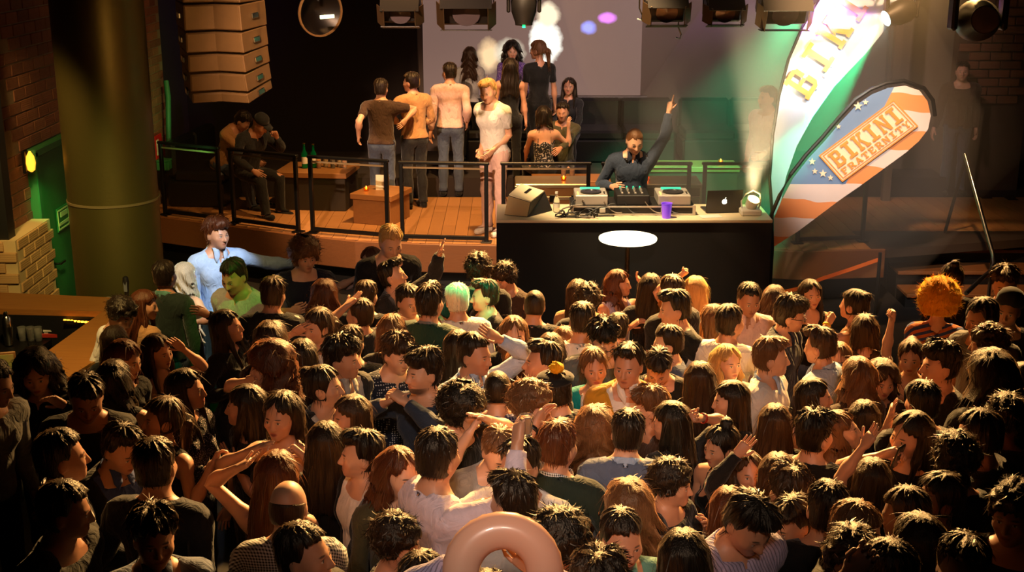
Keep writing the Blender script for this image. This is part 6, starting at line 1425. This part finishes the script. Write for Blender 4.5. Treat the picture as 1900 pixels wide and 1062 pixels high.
# neighbours who would stand inside each other slide along their own sight lines (a little taller or shorter)
lo_ = [max(.86, o['sc'] - .085) for o in FIG]; hi_ = [min(1.13, o['sc'] + .085) for o in FIG]
for it in range(300):
    L_ = np.array([locate(o)[:2] for o in FIG]); d = L_[:, None] - L_[None]; dist = np.sqrt((d ** 2).sum(-1)) + 9 * np.eye(len(FIG)); w = np.zeros(len(FIG))
    for i, j in np.argwhere((dist < .50) & (np.arange(len(FIG))[:, None] < np.arange(len(FIG)))):
        k = (.50 - dist[i, j]); a, b_ = (i, j) if L_[i, 1] > L_[j, 1] else (j, i); w[a] -= k; w[b_] += k
    for i, o in enumerate(FIG): o['sc'] = min(hi_[i], max(lo_[i], o['sc'] + .06 * w[i]))
def person(o):
    sex = o['sex']; s = SEX[sex]; r = o['r']; sc = o['sc']; loc_ = locate(o); Rz = rotm([0, 0, 1], o['byaw'])
    e = thing('person', o['label'], 'person', loc_, 'crowd on the dance floor' if o['base'] == 0 else 'people on the stage'); e.rotation_euler = (0, 0, o['byaw']); e.scale = (sc,) * 3
    tl = lambda w: (Rz.T @ (np.array(w) - loc_)) / sc
    rest = {}
    for sx in (1, -1):
        u = r.random()
        if 'sit' in o: rest[sx] = ((sx * .17, -.38, .98), (sx * .8, .2, -.5), 'rel')
        elif u < .85: rest[sx] = ((sx * r.uniform(.215, .25), r.uniform(-.1, .02), r.uniform(.8, .86)), (sx * .3, .9, 0), 'rel')
        else: rest[sx] = ((sx * r.uniform(.05, .17), r.uniform(-.24, -.19), r.uniform(1.08, 1.24)), (sx * .7, .3, -.6), r.choice(['rel', 'grip', 'fist']))
    tg = [(tl(D(px, py, loc_[1] + dz)), hn) for px, py, dz, hn in o['hands']]
    if len(tg) == 1: sx = 1 if np.linalg.norm(tg[0][0] - s.sh) < np.linalg.norm(tg[0][0] - s.sh * [-1, 1, 1]) else -1; asg = [(sx, tg[0])]
    elif len(tg) == 2: asg = [(1, tg[0]), (-1, tg[1])] if tg[0][0][0] > tg[1][0][0] else [(1, tg[1]), (-1, tg[0])]
    else: asg = []
    for sx, (t, hn) in asg:
        up_ = t[2] > 1.45; rest[sx] = (tuple(t), (sx * .9, -.25, -.45) if up_ else (sx * .2, .95, -.25) if t[2] < 1.05 else (sx * .6, .3, -.8), hn)
    aL, aR = rest[1], rest[-1]
    M = pose_person(sex, o['lean'], o['head'], aL[:2], aR[:2], 'sit' in o, roll=(r.uniform(-.4, .4), r.uniform(-.4, .4)))
    ex = []
    for sx, h, b_ in ((1, aL[2], 'A2'), (-1, aR[2], 'B2')): v, t = finger_mesh(s, sx, *HANDS[h]); ex.append((v, t, b_))
    def part(n, me, m):
        ob = bpy.data.objects.new(n, me); COL.objects.link(ob); ob.parent = e
        if not len(me.materials): me.materials.append(None)
        ob.material_slots[0].link = 'OBJECT'; ob.material_slots[0].material = m; return ob
    def headed(n, me, m, bone='H'):
        ob = part(n, me, m); R_, t_ = M[bone]; ob.matrix_local = Matrix([[*R_[0], t_[0]], [*R_[1], t_[1]], [*R_[2], t_[2]], [0, 0, 0, 1]]); return ob
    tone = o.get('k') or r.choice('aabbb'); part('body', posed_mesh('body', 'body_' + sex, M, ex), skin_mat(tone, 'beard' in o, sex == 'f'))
    pat = o.get('pat', ''); top = o['top']
    if top == 'strap' and sex == 'm': top = 'tank'
    nm = dict(tee='shirt', long='shirt', jacket='jacket', tank='top', strap='top')[top]
    if top == 'jacket': part('shirt', posed_mesh('shirt', 'tee_' + sex, M), cloth_mat(o.get('colc', 'white')))
    part(nm, posed_mesh(nm, top + '_' + sex, M), cloth_mat(o['tc'], pat))
    if 'col' in o: part('collar', posed_mesh('collar', 'collar_' + sex, M), cloth_mat(o.get('colc', 'white'), o.get('colp', '')))
    part('trousers', posed_mesh('trousers', 'trousers_' + sex, M), cloth_mat(o.get('t') or r.choice(['jeans', 'blk', 'char', 'navy'])))
    for sx, b_ in ((1, 'L1'), (-1, 'R1')):
        key = ('shoe', sex, sx)
        if key not in HAIR:
            v, t, _ = LIB['shoe_' + sex]; me = raw_mesh('shoe', v * [sx, 1, 1], t if sx > 0 else [tuple(reversed(f)) for f in t]); add_rest(me, v); HAIR[key] = me
        headed('shoe', HAIR[key], cloth_mat('white' if o.get('t') == 'pink' else 'blk'), b_)
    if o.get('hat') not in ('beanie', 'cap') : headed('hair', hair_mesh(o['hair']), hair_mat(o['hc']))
    if 'apron' in o: part('apron', posed_mesh('apron', 'apron_f', M), cloth_mat('white'))
    for k, nm_, mt in (('glass', 'glasses', blackm), ('phones', 'headphones', blackm)):
        if k in o:
            if k not in HAIR: g = hat_geo(k); HAIR[k] = raw_mesh(nm_, g.v, g.f)
            headed(nm_, HAIR[k], mt, 'N' if k == 'phones' else 'H')
    if 'hat' in o:
        k = o['hat']
        g = hat_geo(k); ht = headed('sunglasses' if k == 'shades' else 'hat', raw_mesh('hat', g.v, g.f), simple('pale_lens', (.5, .38, .36), .2) if k == 'shades' else cloth_mat('char' if k != 'beret' else 'blk'))
        if k == 'beret':
            pv, pq = mesh_sdf(lambda p: ell(p, (0, .06, 1.795), (.05, .05, .045)) + clumps(p, .022, 110, 3), axis((-.08, .08, .007)), axis((-.02, .14, .007)), axis((1.73, 1.86, .007))); pv, pt_ = decimate(pv, pq, 900)
            me = raw_mesh('pompom', pv, pt_); add_rest(me, pv); pm = headed('pompom', me, hair_mat('org')); pm['label'] = 'fluffy orange pompom'; pm.parent = ht; pm.matrix_local = Matrix.Identity(4)
    if 'band' in o:
        for sx, b_ in ((1, 'A1'), (-1, 'B1')):
            if any(a_[0] == sx for a_ in asg):
                q_ = np.array([sx, 1, 1]); w_ = s.wr * q_ - s.ad * q_ * .02; g = G().lathe(w_ - s.ad * q_ * .012, [(.031, 0), (.034, .004), (.034, .02), (.031, .024)], 14, s.ad * q_); headed('wristband', raw_mesh('wristband', g.v, g.f), simple('band_' + o['band'], dict(yel=(.95, .75, .1), blk=(.05, .05, .05), red=(.6, .15, .1))[o['band']], .4), b_)
    o['palm'] = {}
    for sx, b_ in ((1, 'A2'), (-1, 'B2')):
        q_ = np.array([sx, 1, 1]); n_ = np.cross(s.ad, [0, 1, 0]) * q_; n_ = n_ / np.linalg.norm(n_)
        if n_[0] * sx > 0: n_ = -n_
        o['palm'][sx] = loc_ + Rz @ (app(M[b_], (s.wr + s.ad * .085) * q_ + n_ * .035) * sc)
    o['asg'] = [a_[0] for a_ in asg]; return e
for o in FIG: person(o)
by = lambda frag: next(o for o in FIG if frag in o['label'])
# ---- things held up in the crowd
o = by('pale pink shirt from behind'); q = o['palm'][o['asg'][0]]; glass_of(q[0], q[1], q[2] - .045, .1, .034, 'beer', 'small glass of amber drink held up in the outstretched pink sleeve')
o = by('tan sweater holding'); q = o['palm'][o['asg'][0]]; glass_of(q[0], q[1], q[2] - .06, .13, .034, 'beer', 'amber drink held by the man in the tan sweater on the stage')
o = by('holding a phone'); q = o['palm'][o['asg'][0]]; ph = thing('mobile_phone', 'mobile phone held up by the woman with long black hair in the shadows', 'phone', q); RQ = rotm([0, 0, 1], .8) @ rotm([1, 0, 0], .3)
G().box(q, (.072, .009, .148), RQ, ch=.003).build('case', blackm, ph); G().box(q + RQ @ np.array((0, -.006, 0)), (.064, .002, .132), RQ).build('screen', simple('phone_screen', (.3, .3, .3), .15), ph)
# ---- the inflated swim ring
o = by('holding up the pink swim ring'); yr = locate(o)[1] - .02; c = np.array(D(933, 1064, yr)); R_ = 112 / FPX * yr * 1.12
m, nt, b = new_mat('ring_vinyl'); b.inputs['Base Color'].default_value = (*lin((.93, .76, .66)), 1); b.inputs['Roughness'].default_value = .28; b.inputs['Coat Weight'].default_value = .3
tl_ = nt.nodes.new('ShaderNodeBsdfTranslucent'); tl_.inputs[0].default_value = (*lin((.95, .74, .62)), 1); mx = nt.nodes.new('ShaderNodeMixShader'); mx.inputs[0].default_value = .22; nt.links.new(b.outputs[0], mx.inputs[1]); nt.links.new(tl_.outputs[0], mx.inputs[2]); nt.links.new(mx.outputs[0], nt.nodes['Material Output'].inputs['Surface'])
sr = thing('swim_ring', 'pinkish inflated swim ring held up over the striped lilac shirt', 'swim ring', c); rt_, rc = R_ * .31, R_ * .69; ax_ = np.array((0, -1, .42)); ax_ /= np.linalg.norm(ax_); vs2 = []; fs2 = []; NU, NV = 56, 18
uu = np.cross(ax_, [1, 0, 0]); uu /= np.linalg.norm(uu); ww = np.cross(ax_, uu)
for i in range(NU):
    a = 6.28318 * i / NU; pk = 1 + .05 * math.sin(a * 24)
    for j in range(NV):
        t = 6.28318 * j / NV; out_ = math.cos(t); k_ = pk if abs(math.sin(t)) < .3 and out_ > 0 else 1; rad = rc + rt_ * out_ * (1 + (k_ - 1) * .5); vs2.append(c + rad * (math.cos(a) * uu + math.sin(a) * ww) + ax_ * rt_ * .8 * math.sin(t))
fs2 = [(i * NV + j, ((i + 1) % NU) * NV + j, ((i + 1) % NU) * NV + (j + 1) % NV, i * NV + (j + 1) % NV) for i in range(NU) for j in range(NV)]
G().add(vs2, fs2).build('tube', m, sr, True).data.shade_smooth()
vq = c + (rc + rt_ * .6) * (math.cos(2.4) * uu + math.sin(2.4) * ww) + ax_ * rt_ * .7; G().cyl(vq, vq + ax_ * .02, .008, n=10).build('valve', white, sr)
# ============================================================ haze over the stage
hz_ = bpy.data.objects.new('stage_haze', raw_mesh('stage_haze', *(lambda g: (g.v, g.f))(G().lathe((3.45, 14.6, 4.2), [(3.0 * math.sin(t_), -3.6 * math.cos(t_)) for t_ in np.linspace(0, math.pi, 15)], 40)))); COL.objects.link(hz_); hz_['kind'] = 'stuff'
m = bpy.data.materials.new('haze'); m.use_nodes = True; nt = m.node_tree; nt.nodes.remove(nt.nodes['Principled BSDF']); vsn = nt.nodes.new('ShaderNodeVolumeScatter'); vsn.inputs['Color'].default_value = (.95, .92, .9, 1); vsn.inputs['Density'].default_value = .042; vsn.inputs['Anisotropy'].default_value = .25
nt.links.new(vsn.outputs[0], nt.nodes['Material Output'].inputs['Volume']); hz_.data.materials.append(m)
fog_ = G().lathe(D(1490, 300, 13.4), [(0, -1.9), (1.0, -1.5), (1.7, -.5), (1.75, .6), (1.1, 1.6), (0, 1.9)], 24).build('fog_plume', m.copy(), None, True); fog_['kind'] = 'stuff'; fog_.data.materials[0].node_tree.nodes['Volume Scatter'].inputs['Density'].default_value = .14
